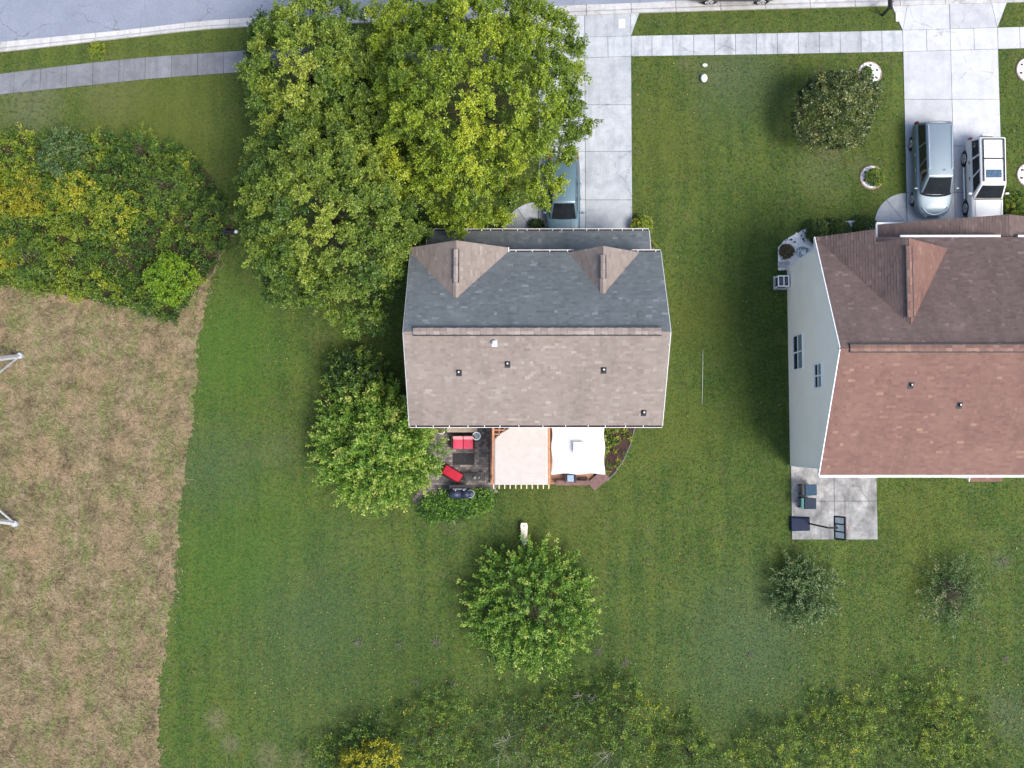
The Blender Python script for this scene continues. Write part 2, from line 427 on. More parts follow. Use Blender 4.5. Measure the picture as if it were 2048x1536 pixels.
def shingle(name, stops):
    m = NT(name)
    col = m.ramp(m.attr(), stops)
    g = m.noise(40, 2, 0.7)
    col = m.mix(m.math('MULTIPLY', m.ramp(g, [(0.35, 1.0), (0.6, 0.0)]), 0.35), col, tuple(c * 0.45 for c in stops[0][1]))
    sk = m.noise(1.0, 4, 0.65, m.scaled(m.P(), (1.6, 0.25, 0.25)))
    col = m.mix(m.math('MULTIPLY', m.ramp(sk, [(0.48, 0.0), (0.64, 1.0)]), 0.28), col, tuple(c * 0.62 for c in stops[0][1]))
    w = m.noise(0.5, 4, 0.6)
    col = m.mix(m.math('MULTIPLY', m.ramp(w, [(0.45, 0.0), (0.7, 1.0)]), 0.22), col, stops[-1][1])
    m.base(col); m.rough(0.78, 0.4); m.bump(g, 0.35, 0.01)
    return m.m
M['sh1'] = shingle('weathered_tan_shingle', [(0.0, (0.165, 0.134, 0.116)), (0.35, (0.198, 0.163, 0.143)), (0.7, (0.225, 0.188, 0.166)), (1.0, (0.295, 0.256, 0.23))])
M['sh1_shade'] = shingle('shade_tinted_grey_shingle', [(0.0, (0.086, 0.098, 0.105)), (0.35, (0.110, 0.125, 0.133)), (0.7, (0.131, 0.148, 0.157)), (1.0, (0.200, 0.222, 0.232))])  # cooler, darker copy of the tan: front-slope shade put into the colour
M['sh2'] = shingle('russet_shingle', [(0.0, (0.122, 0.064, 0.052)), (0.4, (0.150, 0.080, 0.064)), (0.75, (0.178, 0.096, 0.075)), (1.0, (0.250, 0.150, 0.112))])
M['sh2_shade'] = shingle('shade_tinted_umber_shingle', [(0.0, (0.092, 0.064, 0.058)), (0.4, (0.116, 0.080, 0.073)), (0.75, (0.138, 0.096, 0.086)), (1.0, (0.200, 0.143, 0.125))])  # duller copy of the russet, with the street-side shade painted in
M['dark'] = simple('dark_metal', (0.02, 0.02, 0.022), 0.5, 0.4)
M['black'] = simple('black_plastic', (0.012, 0.012, 0.014), 0.55, 0.4)
M['white'] = simple('white_trim_paint', (0.78, 0.78, 0.78), 0.5, 0.4, 0, 0.04)
M['gutter'] = simple('white_gutter_enamel', (0.60, 0.61, 0.62), 0.4, 0.5, 0, 0.05)
def siding(name, c):
    m = NT(name)
    X, Y, Z = m.sep()
    lap = m.math('FRACT', m.math('MULTIPLY', Z, 1 / 0.115))
    n = m.noise(0.7, 4, 0.6)
    col = m.ramp(n, [(0.3, tuple(x * 0.93 for x in c)), (0.7, c)])
    m.base(col); m.rough(0.55, 0.35); m.bump(lap, 0.06, 0.006)
    return m.m
M['siding2'] = siding('white_vinyl_siding', (0.89, 0.85, 0.785))
M['siding1'] = siding('cream_vinyl_siding', (0.62, 0.58, 0.50))
M['glass'] = simple('window_glass', (0.015, 0.022, 0.035), 0.06, 0.6, 0, 0.3, 3)
M['blind'] = simple('window_screen', (0.16, 0.22, 0.25), 0.4, 0.5, 0, 0.35, 8)
M['steel'] = simple('galvanised_steel', (0.52, 0.54, 0.57), 0.45, 0.5, 0.35, 0.12, 4)
M['bark'] = simple('tree_bark', (0.085, 0.068, 0.052), 0.9, 0.2, 0, 0.35, 8, 0.5)
M['bark_pale'] = simple('pale_twig_bark', (0.26, 0.24, 0.21), 0.85, 0.2, 0, 0.3, 8)
M['litter'] = simple('leaf_litter', (0.045, 0.042, 0.022), 0.95, 0.15, 0, 0.6, 10, 0.8)
M['mulch'] = simple('dark_mulch', (0.050, 0.030, 0.026), 0.95, 0.15, 0, 0.6, 14, 0.8)
M['redmulch'] = simple('red_brown_mulch', (0.11, 0.06, 0.05), 0.95, 0.15, 0, 0.5, 14, 0.8)
M['stone_w'] = simple('white_marble_stone', (0.78, 0.77, 0.76), 0.7, 0.3, 0, 0.1, 5)
M['stone_g'] = simple('grey_stone', (0.10, 0.10, 0.10), 0.8, 0.3, 0, 0.3, 5)
M['cedar'] = simple('orange_cedar', (0.42, 0.20, 0.105), 0.65, 0.3, 0, 0.22, 5)
M['cedar_pale'] = simple('raw_pine_end', (0.62, 0.50, 0.33), 0.7, 0.3, 0, 0.15, 5)
M['deck'] = simple('brown_deck_stain', (0.150, 0.085, 0.080), 0.65, 0.3, 0, 0.25, 5)
M['deck_o'] = simple('red_brown_deck_board', (0.29, 0.155, 0.10), 0.65, 0.3, 0, 0.2, 5)
M['red'] = simple('red_fabric', (0.33, 0.012, 0.028), 0.75, 0.25, 0, 0.15, 8)
M['pink'] = simple('faded_red_fabric', (0.46, 0.055, 0.095), 0.8, 0.25, 0, 0.12, 8)
M['pink_l'] = simple('sun_faded_pink_fabric', (0.66, 0.24, 0.27), 0.8, 0.25, 0, 0.1, 8)
M['wicker'] = simple('dark_wicker', (0.022, 0.017, 0.016), 0.7, 0.3, 0, 0.4, 30, 0.4)
M['beige_wood'] = simple('grey_tan_timber', (0.27, 0.225, 0.18), 0.75, 0.3, 0, 0.2, 5)

# ================================================================== THE GROUND
def interp(line, xs):
    a = np.array(line, float); return np.interp(xs, a[:, 0], a[:, 1])
def inpoly(poly, X, Y):
    r = np.zeros(len(X), bool); n = len(poly)
    for i in range(n):
        x0, y0 = poly[i]; x1, y1 = poly[(i + 1) % n]
        if y0 == y1: continue
        c = ((y0 > Y) != (y1 > Y)) & (X < (x1 - x0) * (Y - y0) / (y1 - y0) + x0)
        r ^= c
    return r

g = MB(); g.add([(-400, -400, -0.25), (400, -400, -0.25), (400, 400, -0.25), (-400, 400, -0.25)], [(0, 1, 2, 3)])
tag(g.build('ground', M['lawn']), 'broad green grassland reaching away around the houses', 'ground', kind='structure')

# street edges read off the photograph (as plan coordinates)
K_ROAD = [P2(x, y) for x, y in ((-700, 150), (-300, 113), (0, 84), (250, 60), (400, 42), (520, 34), (700, 27), (900, 19), (1130, 11), (1265, 6), (1500, -5), (1800, -16), (2048, -23), (2500, -36), (3000, -50))]
K_BACK = [P2(x, y) for x, y in ((-700, 172), (-300, 135), (0, 105), (250, 77), (400, 60), (520, 53), (700, 48), (900, 41), (1130, 33), (1265, 27), (1500, 20), (1800, 12), (2048, 5), (2500, -8), (3000, -22))]
W_TOP = [P2(x, y) for x, y in ((-700, 250), (-300, 188), (0, 148), (160, 128), (300, 114), (490, 101), (700, 91), (900, 83), (1130, 76), (1265, 72), (1530, 67), (1800, 61), (2048, 54), (2500, 42), (3000, 28))]
W_BOT = [P2(x, y) for x, y in ((-700, 292), (-300, 230), (0, 189), (160, 173), (300, 158), (490, 144), (700, 133), (900, 125), (1130, 117), (1265, 113), (1530, 109), (1800, 104), (2048, 97), (2500, 85), (3000, 71))]
# lawn: slightly rolling sheet up to the kerb
def sheet(name, poly_top, poly_bot, mat, z, ny=2):
    b = MB()
    n = len(poly_top)
    for i in range(n - 1):
        b.add([(*poly_bot[i], z), (*poly_bot[i + 1], z), (*poly_top[i + 1], z), (*poly_top[i], z)], [(0, 1, 2, 3)])
    return b.build(name, mat)
kb = [(a[0], a[1]) for a in K_BACK]
lawn = sheet('lawn', kb, [(p[0], -60.0) for p in kb], M['lawn'], 0.0)
tag(lawn, 'mown green lawn around both houses', 'lawn', kind='structure')
road = sheet('road', [(p[0], 34.0) for p in K_ROAD], K_ROAD, M['asphalt'], -0.015)
tag(road, 'cracked blue grey asphalt street along the top', 'road', kind='structure')

# dry field to the left with a ragged mown edge
F_EDGE = [(470, 430), (448, 480), (425, 540), (412, 600), (404, 660), (392, 760), (380, 840), (371, 920), (363, 1020), (356, 1090), (344, 1170), (332, 1270), (325, 1350), (318, 1430), (316, 1500), (312, 1600), (300, 2600)]
fe = []
for (a, b) in zip(F_EDGE[:-1], F_EDGE[1:]):
    k = max(2, int(abs(b[1] - a[1]) / 4)) if b[1] < 1700 else 4
    for i in range(k):
        t = i / k
        x, y = P2(a[0] + (b[0] - a[0]) * t, a[1] + (b[1] - a[1]) * t)
        fe.append((x + rnd.gauss(0, 0.08) + 0.06 * math.sin(y * 2.1) + 0.10 * math.sin(y * 0.7 + 1), y))
fe.append(P2(*F_EDGE[-1]))
b = MB()
for i in range(len(fe) - 1):
    b.add([(-75, fe[i][1], 0.006), (fe[i][0], fe[i][1], 0.006), (fe[i + 1][0], fe[i + 1][1], 0.006), (-75, fe[i + 1][1], 0.006)], [(0, 3, 2, 1)])
field = b.build('dry_field', M['field'])
tag(field, 'rough field of dry tan grass beside the mown lawn', 'field', kind='structure')
FIELD = [(-75, fe[0][1])] + fe + [(-75, fe[-1][1])]

# ---------------------------------------------------------------- kerb, sidewalk, driveways (each slab its own piece)
def along(line, n):
    a = np.array(line); d = np.r_[0, np.cumsum(np.hypot(*np.diff(a, axis=0).T))]
    s = np.linspace(0, d[-1], n)
    return np.c_[np.interp(s, d, a[:, 0]), np.interp(s, d, a[:, 1])], d[-1]
kerb = MB().add([(*p, -0.03) for p in K_ROAD] + [(*p, -0.03) for p in K_BACK], [(i, i + 1, len(K_ROAD) + i + 1, len(K_ROAD) + i) for i in range(len(K_ROAD) - 1)]).build('kerb', M['joint'])
tag(kerb, 'pale concrete kerb and gutter along the street', 'kerb', kind='structure')
xs = np.arange(-45, 50, 2.44)
for x0, x1 in zip(xs[:-1], xs[1:]):
    x0 += 0.012; x1 -= 0.012
    m_ = MB(); prof = [(0.0, -0.02), (0.0, 0.0), (0.55, 0.02), (0.72, 0.10), (0.97, 0.125), (1.0, 0.10), (1.0, -0.02)]
    vs = []
    for x in (x0, (x0 + x1) / 2, x1):
        ya, yb = float(interp(K_ROAD, x)), float(interp(K_BACK, x))
        vs += [(x, ya + (yb - ya) * u, z) for u, z in prof]
    k = len(prof); fs = []
    for i in range(2):
        for j in range(k - 1):
            fs.append((i * k + j, i * k + j + 1, (i + 1) * k + j + 1, (i + 1) * k + j))
    fs += [tuple(range(k)), tuple(range(3 * k - 1, 2 * k - 1, -1))]
    m_.add(vs, fs); o = m_.build('kerb_section', M['kerb'], kerb)

def slab(parent, pts, mat, ztop=0.035, name='slab', gap=0.012):
    c = (sum(p[0] for p in pts) / len(pts), sum(p[1] for p in pts) / len(pts))
    q = []
    for p in pts:
        d = math.hypot(p[0] - c[0], p[1] - c[1]); k = max(0.0, 1 - gap * 1.3 / max(d, 0.05))
        q.append((c[0] + (p[0] - c[0]) * k, c[1] + (p[1] - c[1]) * k))
    return MB().prism(q, -0.05, ztop + rnd.uniform(-0.003, 0.003)).build(name, mat, parent)
def walk(name, label, x0, x1, step, mat):
    us = np.arange(x0, x1 + 0.01, step)
    bed = MB().add([(u, float(interp(W_TOP, u)), 0.008) for u in us] + [(u, float(interp(W_BOT, u)), 0.008) for u in us], [(i, len(us) + i, len(us) + i + 1, i + 1) for i in range(len(us) - 1)]).build(name, M['joint'])
    tag(bed, label, 'sidewalk', kind='structure')
    for a, c in zip(us[:-1], us[1:]):
        slab(bed, [(a, float(interp(W_TOP, a))), (c, float(interp(W_TOP, c))), (c, float(interp(W_BOT, c))), (a, float(interp(W_BOT, a)))], mat)
    return bed
D1L, D1C, D1R = 1.18, 3.70, 6.22
D2L, D2C, D2R = 21.0, 23.58, 26.15
walk('sidewalk', 'weathered grey sidewalk curving past the thicket', D1L - 1.43 * 32, D1L, 1.43, M['walk_old'])
walk('sidewalk', 'pale sidewalk between the two driveways', D1R, D2L, (D2L - D1R) / 13, M['walk'])
walk('sidewalk', 'short pale sidewalk past the far driveway', D2R, D2R + 1.2 * 10, 1.2, M['drive_r'])
def driveway(name, label, xl, xc, xr, joints, mat, flare):
    wt = lambda x: float(interp(W_TOP, x)); wb = lambda x: float(interp(W_BOT, x)); kk = lambda x: float(interp(K_BACK, x)) + 0.01
    bed = MB().add([(xl, joints[-1], 0.008), (xr, joints[-1], 0.008), (xr, wt(xr), 0.008), (xl, wt(xl), 0.008)], [(0, 1, 2, 3)]) \
        .add([(xl - flare, kk(xl), 0.009), (xl, wt(xl), 0.009), (xr, wt(xr), 0.009), (xr + flare, kk(xr), 0.009)], [(0, 1, 2, 3)]).build(name, M['joint'])
    tag(bed, label, 'driveway', kind='structure')
    for a, c in ((xl, xc), (xc, xr)):
        mid = (a + c) / 2
        slab(bed, [(a, wt(a)), (c, wt(c)), (c, kk(c)), (a, kk(a))] if flare <= 0.5 else [(a, wt(a)), (c, wt(c)), (c + (0 if c != xr else -0.28), kk(c)), (a + (0 if a != xl else 0.28), kk(a))], mat)
        slab(bed, [(a, wb(a)), (mid, wb(mid)), (mid, wt(mid)), (a, wt(a))], mat)
        slab(bed, [(mid, wb(mid)), (c, wb(c)), (c, wt(c)), (mid, wt(mid))], mat)
        ys = [wb(mid)] + joints
        for y0, y1 in zip(ys[:-1], ys[1:]):
            slab(bed, [(a, y1), (c, y1), (c, wb(c) if y0 == ys[0] else y0), (a, wb(a) if y0 == ys[0] else y0)], mat)
    i = 0.28 if flare > 0.5 else 0.0
    slab(bed, [(xr, wt(xr)), (xr + flare, kk(xr + flare)), (xr - i, kk(xr))], mat)
    slab(bed, [(xl, wt(xl)), (xl + i, kk(xl)), (xl - flare, kk(xl - flare))], mat)
    return bed
driveway('driveway', 'long pale blue grey concrete driveway beside the big trees', D1L, D1C, D1R, [P(1170, 210).y, P(1170, 303).y, P(1170, 400).y, 10.0], M['drive'], 0.46)
driveway('driveway', 'bright concrete driveway with the silver van and white car', D2L, D2C, D2R, [P(1900, 199).y, P(1900, 292).y, P(1900, 385).y, 10.9], M['drive_r'], 0.55)
def fan_walk(label, cx, cy, r, a0, a1, split, xr, yr):
    bed = MB().add([(cx, cy, 0.010)] + [(cx + r * math.cos(a0 + (a1 - a0) * i / 12), cy + r * math.sin(a0 + (a1 - a0) * i / 12), 0.010) for i in range(13)], [(0, i, i + 1) for i in range(1, 13)]).build('walkway', M['joint'])
    tag(bed, label, 'walkway', kind='structure')
    for s0, s1 in zip(split[:-1], split[1:]):
        pts = [(cx, cy)] + [(cx + r * math.cos(s0 + (s1 - s0) * i / 8), cy + r * math.sin(s0 + (s1 - s0) * i / 8)) for i in range(9)]
        slab(bed, pts, M['drive'], 0.036)
    return bed
q = P(1812, 452)
fan_walk('curved grey entry walk beside the silver van', 20.98, 11.6, 1.75, R(90), R(190), [R(90), R(128), R(190)], 0, 0)
fan_walk('shaded curved entry walk beside the blue car', D1L - 0.02, 10.9, 2.0, R(90), R(185), [R(90), R(125), R(185)], 0, 0)
# utility lids in the aprons
for px, py, lab in ((1243, 48, 'small white utility lid set in the long driveway apron'), (1798, 34, 'white utility lid beside the black mailbox')):
    q = P(px, py); e = empty('utility_lid', (q.x, q.y, 0.03), lab, 'utility lid')
    MB().box((q.x, q.y, 0.042), (0.40, 0.56, 0.02)).build('collar', M['walk'], e)
    MB().box((q.x, q.y, 0.056), (0.30, 0.46, 0.014)).build('lid', M['white'], e, bevel=0.01)

# ================================================================== HOUSES
M['sh1d'] = simple('brown_drip_edge', (0.16, 0.135, 0.12), 0.7)
M['sh2d'] = simple('russet_drip_edge', (0.13, 0.08, 0.068), 0.7)
def shingles(name, mat, parent, O, U, V, vmax, lim, seed, expo=0.135, wmin=0.10, wmax=0.34, lift=0.03):
    """courses of single shingles on a roof plane. O corner at the eave, U along it, V up the slope (unit vectors), lim(v) -> (u0, u1)"""
    r = random.Random(seed)
    O, U, V = Vector(O), Vector(U).normalized(), Vector(V).normalized()
    N = U.cross(V).normalized()
    b = MB(); v = 0.0; row = 0
    while v < vmax - 0.02:
        v1 = min(v + expo, vmax)
        a0, b0 = lim(v); a1, b1 = lim(v1)
        lo, hi = min(a0, a1), max(b0, b1)
        u = lo - r.uniform(0, 0.3)
        while u < hi:
            u2 = u + r.uniform(wmin, wmax)
            p0, p1 = max(u, a0), min(u2, b0); q0, q1 = max(u, a1), min(u2, b1)
            if p1 - p0 > 0.005 or q1 - q0 > 0.005:
                p1, q1 = max(p0, p1), max(q0, q1)
                h = lift + r.choice((0.008, 0.008, 0.012, 0.016))
                w = [O + U * p0 + V * (v - 0.004) + N * h, O + U * p1 + V * (v - 0.004) + N * h, O + U * q1 + V * (v1 + 0.01) + N * (lift + 0.001), O + U * q0 + V * (v1 + 0.01) + N * (lift + 0.001),
                     O + U * p0 + V * (v - 0.004) + N * (lift - 0.012), O + U * p1 + V * (v - 0.004) + N * (lift - 0.012)]
                b.add(w, [(0, 1, 2, 3), (4, 5, 1, 0)], min(1, max(0, r.gauss(0.45, 0.17) + (0.26 if r.random() < 0.05 else 0))))
            u = u2
        v = v1; row += 1
    o = b.build(name, mat, parent)
    o['kind'] = 'stuff'
    return o
def slope(parent, p_lo0, p_lo1, p_hi1, p_hi0, mat, seed, thick=0.12, expo=0.135, deckmat=None, name='roof'):
    """a roof plane between four corners (eave left, eave right, top right, top left seen from outside): deck slab + shingles"""
    a, b_, c, d = [Vector(p) for p in (p_lo0, p_lo1, p_hi1, p_hi0)]
    U = (b_ - a).normalized()
    n = U.cross((d - a) if (d - a).length > 1e-6 else (c - a)).normalized()
    V = n.cross(U).normalized()
    vm = max((c - a).dot(V), (d - a).dot(V))
    ua, ub = (d - a).dot(U), (c - a).dot(U); L = (b_ - a).length
    vd, vc = (d - a).dot(V), (c - a).dot(V)
    def lim(v):
        return (ua * v / vd if vd > 1e-6 else 0.0), (L + (ub - L) * v / vc if vc > 1e-6 else L)
    dn = n * (-thick)
    pts = [a, b_, c, d] if (c - d).length > 1e-4 else [a, b_, c]
    k = len(pts)
    deck = MB().add([p for p in pts] + [p + dn for p in pts], [tuple(range(k)), tuple(range(2 * k - 1, k - 1, -1))] + [(i, k + i, k + (i + 1) % k, (i + 1) % k) for i in range(k)]).build(name, deckmat or M['sh1d'], parent)
    shingles('shingles', mat, deck, a, U, V, vm, lim, seed, expo)
    return deck
def ridge_vent(parent, p0, p1, mat, w=0.36, seed=1, rot='X', capw=0.30):
    p0, p1 = Vector(p0), Vector(p1)
    d = (p1 - p0); L = d.length; d.normalize(); s = d.cross(Vector((0, 0, 1))).normalized()
    r = random.Random(seed)
    v = MB().beam(p0 + Vector((0, 0, 0.045)), p1 + Vector((0, 0, 0.045)), w + 0.06, 0.06).build('ridge_vent', M['dark'], parent)
    n = max(2, int(L / capw))
    for i in range(n):
        a = p0 + d * (L * i / n + 0.004); c = p0 + d * (L * (i + 1) / n - 0.004)
        z0, z1 = 0.084 + 0.004 * (i % 2), 0.088 + 0.004 * ((i + 1) % 2)
        m_ = MB()
        for sg in (-1, 1):
            e = s * (w / 2 * sg)
            m_.add([a + Vector((0, 0, z0 + 0.025)), c + Vector((0, 0, z1 + 0.025)), c + e + Vector((0, 0, z1 - 0.02)), a + e + Vector((0, 0, z0 - 0.02)),
                    a + e + Vector((0, 0, z0 - 0.035)), c + e + Vector((0, 0, z1 - 0.035))], [(0, 1, 2, 3) if sg > 0 else (3, 2, 1, 0), (3, 2, 5, 4)], r.uniform(0.3, 1.0))
        m_.build('ridge_cap', mat, v)
    return v
def gutter(parent, x0, x1, y, z, out, mat, hang=0.72, seed=1, open_=True):
    """trough along X at the eave; out = +1/-1 direction of the outer lip"""
    w = 0.125; y2 = y + out * w
    m_ = MB()
    m_.box2((x0, min(y, y2), z - 0.11), (x1, max(y, y2), z - 0.095))
    m_.box2((x0, y2 - 0.012, z - 0.11), (x1, y2 + 0.012, z + 0.01))
    m_.box2((x0, y - out * 0.004 - 0.006, z - 0.11), (x1, y - out * 0.004 + 0.006, z - 0.03))
    for x in (x0, x1): m_.box2((x - 0.006, min(y, y2), z - 0.11), (x + 0.006, max(y, y2), z))
    gt = m_.build('gutter', M['gutter'], parent)
    MB().box2((x0 + 0.01, min(y, y2) + 0.02, z - 0.094), (x1 - 0.01, max(y, y2) - 0.02, z - 0.075)).build('debris', M['mulch'], gt)
    r = random.Random(seed)
    if open_:
        x = x0 + 0.3
        while x < x1 - 0.1:
            MB().box2((x - 0.018, min(y, y2), z - 0.012), (x + 0.018, max(y, y2), z + 0.004)).build('hanger', M['gutter'], gt)
            x += hang * r.uniform(0.75, 1.25)
    else:
        MB().box2((x0, min(y, y2), z - 0.005), (x1, max(y, y2) + 0.002, z + 0.012)).build('gutter_guard', M['gutter'], gt)
    return gt
def window(parent, c, w, h, axis, out, units=2, screen=True, name='window', sashes=2):
    """axis 'X': wall faces +-X (window spans Y), axis 'Y': spans X. c = centre on the wall face"""
    fr = MB(); th = 0.05
    def bx(u0, u1, z0, z1, d0, d1):
        if axis == 'X': return ((c[0] + out * d0, c[1] + u0, c[2] + z0), (c[0] + out * d1, c[1] + u1, c[2] + z1))
        return ((c[0] + u0, c[1] + out * d0, c[2] + z0), (c[0] + u1, c[1] + out * d1, c[2] + z1))
    fr.box2(*bx(-w / 2 - 0.07, w / 2 + 0.07, h / 2, h / 2 + 0.08, 0, th)); fr.box2(*bx(-w / 2 - 0.07, w / 2 + 0.07, -h / 2 - 0.08, -h / 2, 0, th + 0.01))
    us = [-w / 2 + w * i / units for i in range(units + 1)]
    for i, u in enumerate(us):
        k = 0.07 if i in (0, units) else 0.06
        fr.box2(*bx(u - (k if i == 0 else k / 2 if 0 < i < units else 0), u + (0 if i == 0 else k / 2 if 0 < i < units else k), -h / 2, h / 2, 0, th))
    wn_ = fr.build(name, M['white'], parent)
    for i in range(units):
        u0, u1 = us[i] + (0.03 if i else 0), us[i + 1] - (0.03 if i < units - 1 else 0)
        for s_ in range(sashes):
            z0 = -h / 2 + h * s_ / sashes; z1 = -h / 2 + h * (s_ + 1) / sashes
            MB().box2(*bx(u0 + 0.012, u1 - 0.012, z0 + 0.02, z1 - 0.02, 0.004, 0.016)).build('pane', M['blind'] if (s_ == 1 and screen) else M['glass'], wn_)
        if sashes > 1: MB().box2(*bx(u0, u1, -0.028, 0.028, 0.002, th - 0.008)).build('meeting_rail', M['white'], wn_)
    return wn_
def wallbox(parent, x0, x1, y0, y1, z0, z1, mat, gx=None, zr=None, name='wall'):
    """solid house volume; gx = ridge Y for an end gable up to zr"""
    m_ = MB()
    if gx is None: m_.box2((x0, y0, z0), (x1, y1, z1))
    else:
        v = [(x, y, z) for x in (x0, x1) for (y, z) in ((y0, z0), (y1, z0), (y1, z1), (gx, zr), (y0, z1))]
        m_.add(v, [(0, 1, 2, 3, 4), (9, 8, 7, 6, 5), (0, 5, 6, 1), (1, 6, 7, 2), (2, 7, 8, 3), (3, 8, 9, 4), (4, 9, 5, 0)])
    return m_.build(name, mat, parent)
def pipe_vent(parent, p, n, dark=True, r=0.055, h=0.26):
    n = Vector(n).normalized(); p = Vector(p)
    b = MB(); u = Vector((1, 0, 0)); v = n.cross(u).normalized()
    q = [p + u * sx * 0.13 + v * sy * 0.17 + n * 0.05 for sx, sy in ((-1, -1), (1, -1), (1, 1), (-1, 1))]
    b.hexa([a - n * 0.03 for a in q], q)
    o = b.build('vent_flashing', M['dark'] if dark else M['steel'], parent)
    MB().cyl(p + n * 0.03, p + Vector((0, 0, h)), r * 1.5, r, 10).build('vent_pipe', M['black'] if dark else M['steel'], parent)
    if dark: MB().cyl(p + Vector((0, 0, h - 0.012)), p + Vector((0, 0, h + 0.015)), r * 0.8, r * 0.8, 10).build('vent_rim', M['steel'], parent)
    else: MB().ball(p + Vector((0, 0, h + 0.06)), (0.13, 0.13, 0.08), 10, 6).build('vent_cap', M['steel'], parent)

# ---------------------------------------------------------------- the tan-roofed house
H1 = empty('house', (0.9, 4.95, 0), 'two storey house with weathered tan shingle roof and two front gables', 'house')
EX0, EX1, EYF, EYB, EZ, RY, RZ = -5.15, 6.95, 9.10, 0.77, 5.30, 4.95, 8.10
wallbox(H1, -4.9, 6.7, 1.10, 8.75, 0.0, 5.12, M['siding1'], RY, RZ - 0.30)
pF = (RZ - EZ) / (EYF - RY); pB = (RZ - EZ) / (RY - EYB)
slope(H1, (EX1, EYF, EZ), (EX0, EYF, EZ), (EX0, RY, RZ), (EX1, RY, RZ), M['sh1_shade'], 1, name='front_roof')
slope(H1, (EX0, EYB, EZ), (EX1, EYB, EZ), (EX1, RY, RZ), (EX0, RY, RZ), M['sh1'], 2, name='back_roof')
ridge_vent(H1, (EX0 + 0.45, RY, RZ), (EX1 - 0.42, RY, RZ), M['sh1'], 0.36, 3)
for x in (EX0 - 0.015, EX1 + 0.015):        # rake boards
    for ya, za, yb, zb in ((EYF, EZ, RY, RZ), (EYB, EZ, RY, RZ)):
        MB().beam((x, ya, za - 0.075), (x, yb, zb - 0.075), 0.03, 0.15).build('rake_board', M['gutter'], H1)
gutter(H1, EX0 + 0.02, EX1 - 0.02, EYB, EZ, -1, M['gutter'], 0.95, 4)
gutter(H1, -0.35, 2.75, EYF, EZ, 1, M['gutter'], 0.75, 5)
gutter(H1, 5.55, EX1 - 0.02, EYF, EZ, 1, M['gutter'], 0.75, 6)
def front_gable(parent, xl, xr, xa, yf, yr_, ze, za, p, yeave, zeave, mat, seed, wall=True, wmat=None, capto=None):
    """cross gable riding on the front slope (z = zeave + p*(yeave - y)); ridge along Y at xa, z = za, from yf back to the slope"""
    yv = yeave - (za - zeave) / p
    def yat(z): return yeave - (z - zeave) / p
    for (xe, sg) in ((xl, -1), (xr, 1)):
        ye = min(yf, yat(ze))
        A, B, C, D = Vector((xe, yf, ze)), Vector((xe, ye, ze)), Vector((xa, yv, za)), Vector((xa, yf, za))
        q = [A, B, C, D] if sg < 0 else [B, A, D, C]
        if (A - B).length < 0.02:
            q = [A, A + Vector((0, -0.02, 0)), C, D] if sg < 0 else [A + Vector((0, -0.02, 0)), A, D, C]
        slope(parent, *q, mat, seed + (sg > 0), 0.08, name='gable_roof')
        # rake board along the front edge
        MB().beam((xe, yf - 0.02, ze - 0.10), (xa, yf - 0.02, za - 0.10), 0.03, 0.12).build('gable_rake_board', M['gutter'], parent)
    if wall:
        m_ = MB(); y0 = yf - 0.25
        m_.add([(xl + 0.2, y0, ze - 0.7), (xr - 0.2, y0, ze - 0.7), (xr - 0.2, y0, ze - 0.02), (xa, y0, za - 0.16), (xl + 0.2, y0, ze - 0.02)] + [(xl + 0.2, y0 - 0.4, ze - 0.7), (xr - 0.2, y0 - 0.4, ze - 0.7), (xr - 0.2, y0 - 0.4, ze - 0.02), (xa, y0 - 0.4, za - 0.16), (xl + 0.2, y0 - 0.4, ze - 0.02)],
               [(0, 1, 2, 3, 4), (9, 8, 7, 6, 5), (0, 5, 6, 1), (1, 6, 7, 2), (2, 7, 8, 3), (3, 8, 9, 4), (4, 9, 5, 0)])
        m_.build('gable_wall', wmat or M['siding1'], parent)
    ridge_vent(parent, (xa, yv + 0.75, za - 0.01), (xa, yf - 0.42, za - 0.01), mat, 0.24, seed, capw=0.33)
    for i in range(3):      # ridge caps below the vent
        a = yv + 0.05 + 0.25 * i
        MB().add([(xa, a, za + 0.06), (xa, a + 0.27, za + 0.075), (xa - 0.15, a + 0.27, za - 0.02), (xa - 0.15, a, za - 0.035), (xa + 0.15, a + 0.27, za - 0.02), (xa + 0.15, a, za - 0.035)], [(0, 1, 2, 3), (0, 5, 4, 1)], 0.6 + 0.1 * i).build('ridge_cap', mat, parent)
front_gable(H1, EX0 - 0.02, -0.46, -2.84, 9.34, 0, 5.30, 6.98, pF, EYF, EZ, M['sh1'], 20)
front_gable(H1, 2.50, 5.88, 4.02, 9.10, 0, 5.32, 6.84, pF, EYF, EZ, M['sh1'], 30)
# little return gutter at the left gable's eave corners
MB().beam((-0.40, 9.36, 5.24), (-0.40, 9.10, 5.24), 0.05, 0.10).build('gutter_return', M['gutter'], H1)
MB().beam((EX0 - 0.05, 9.36, 5.24), (EX0 - 0.05, 8.95, 5.24), 0.05, 0.10).build('gutter_return', M['gutter'], H1)
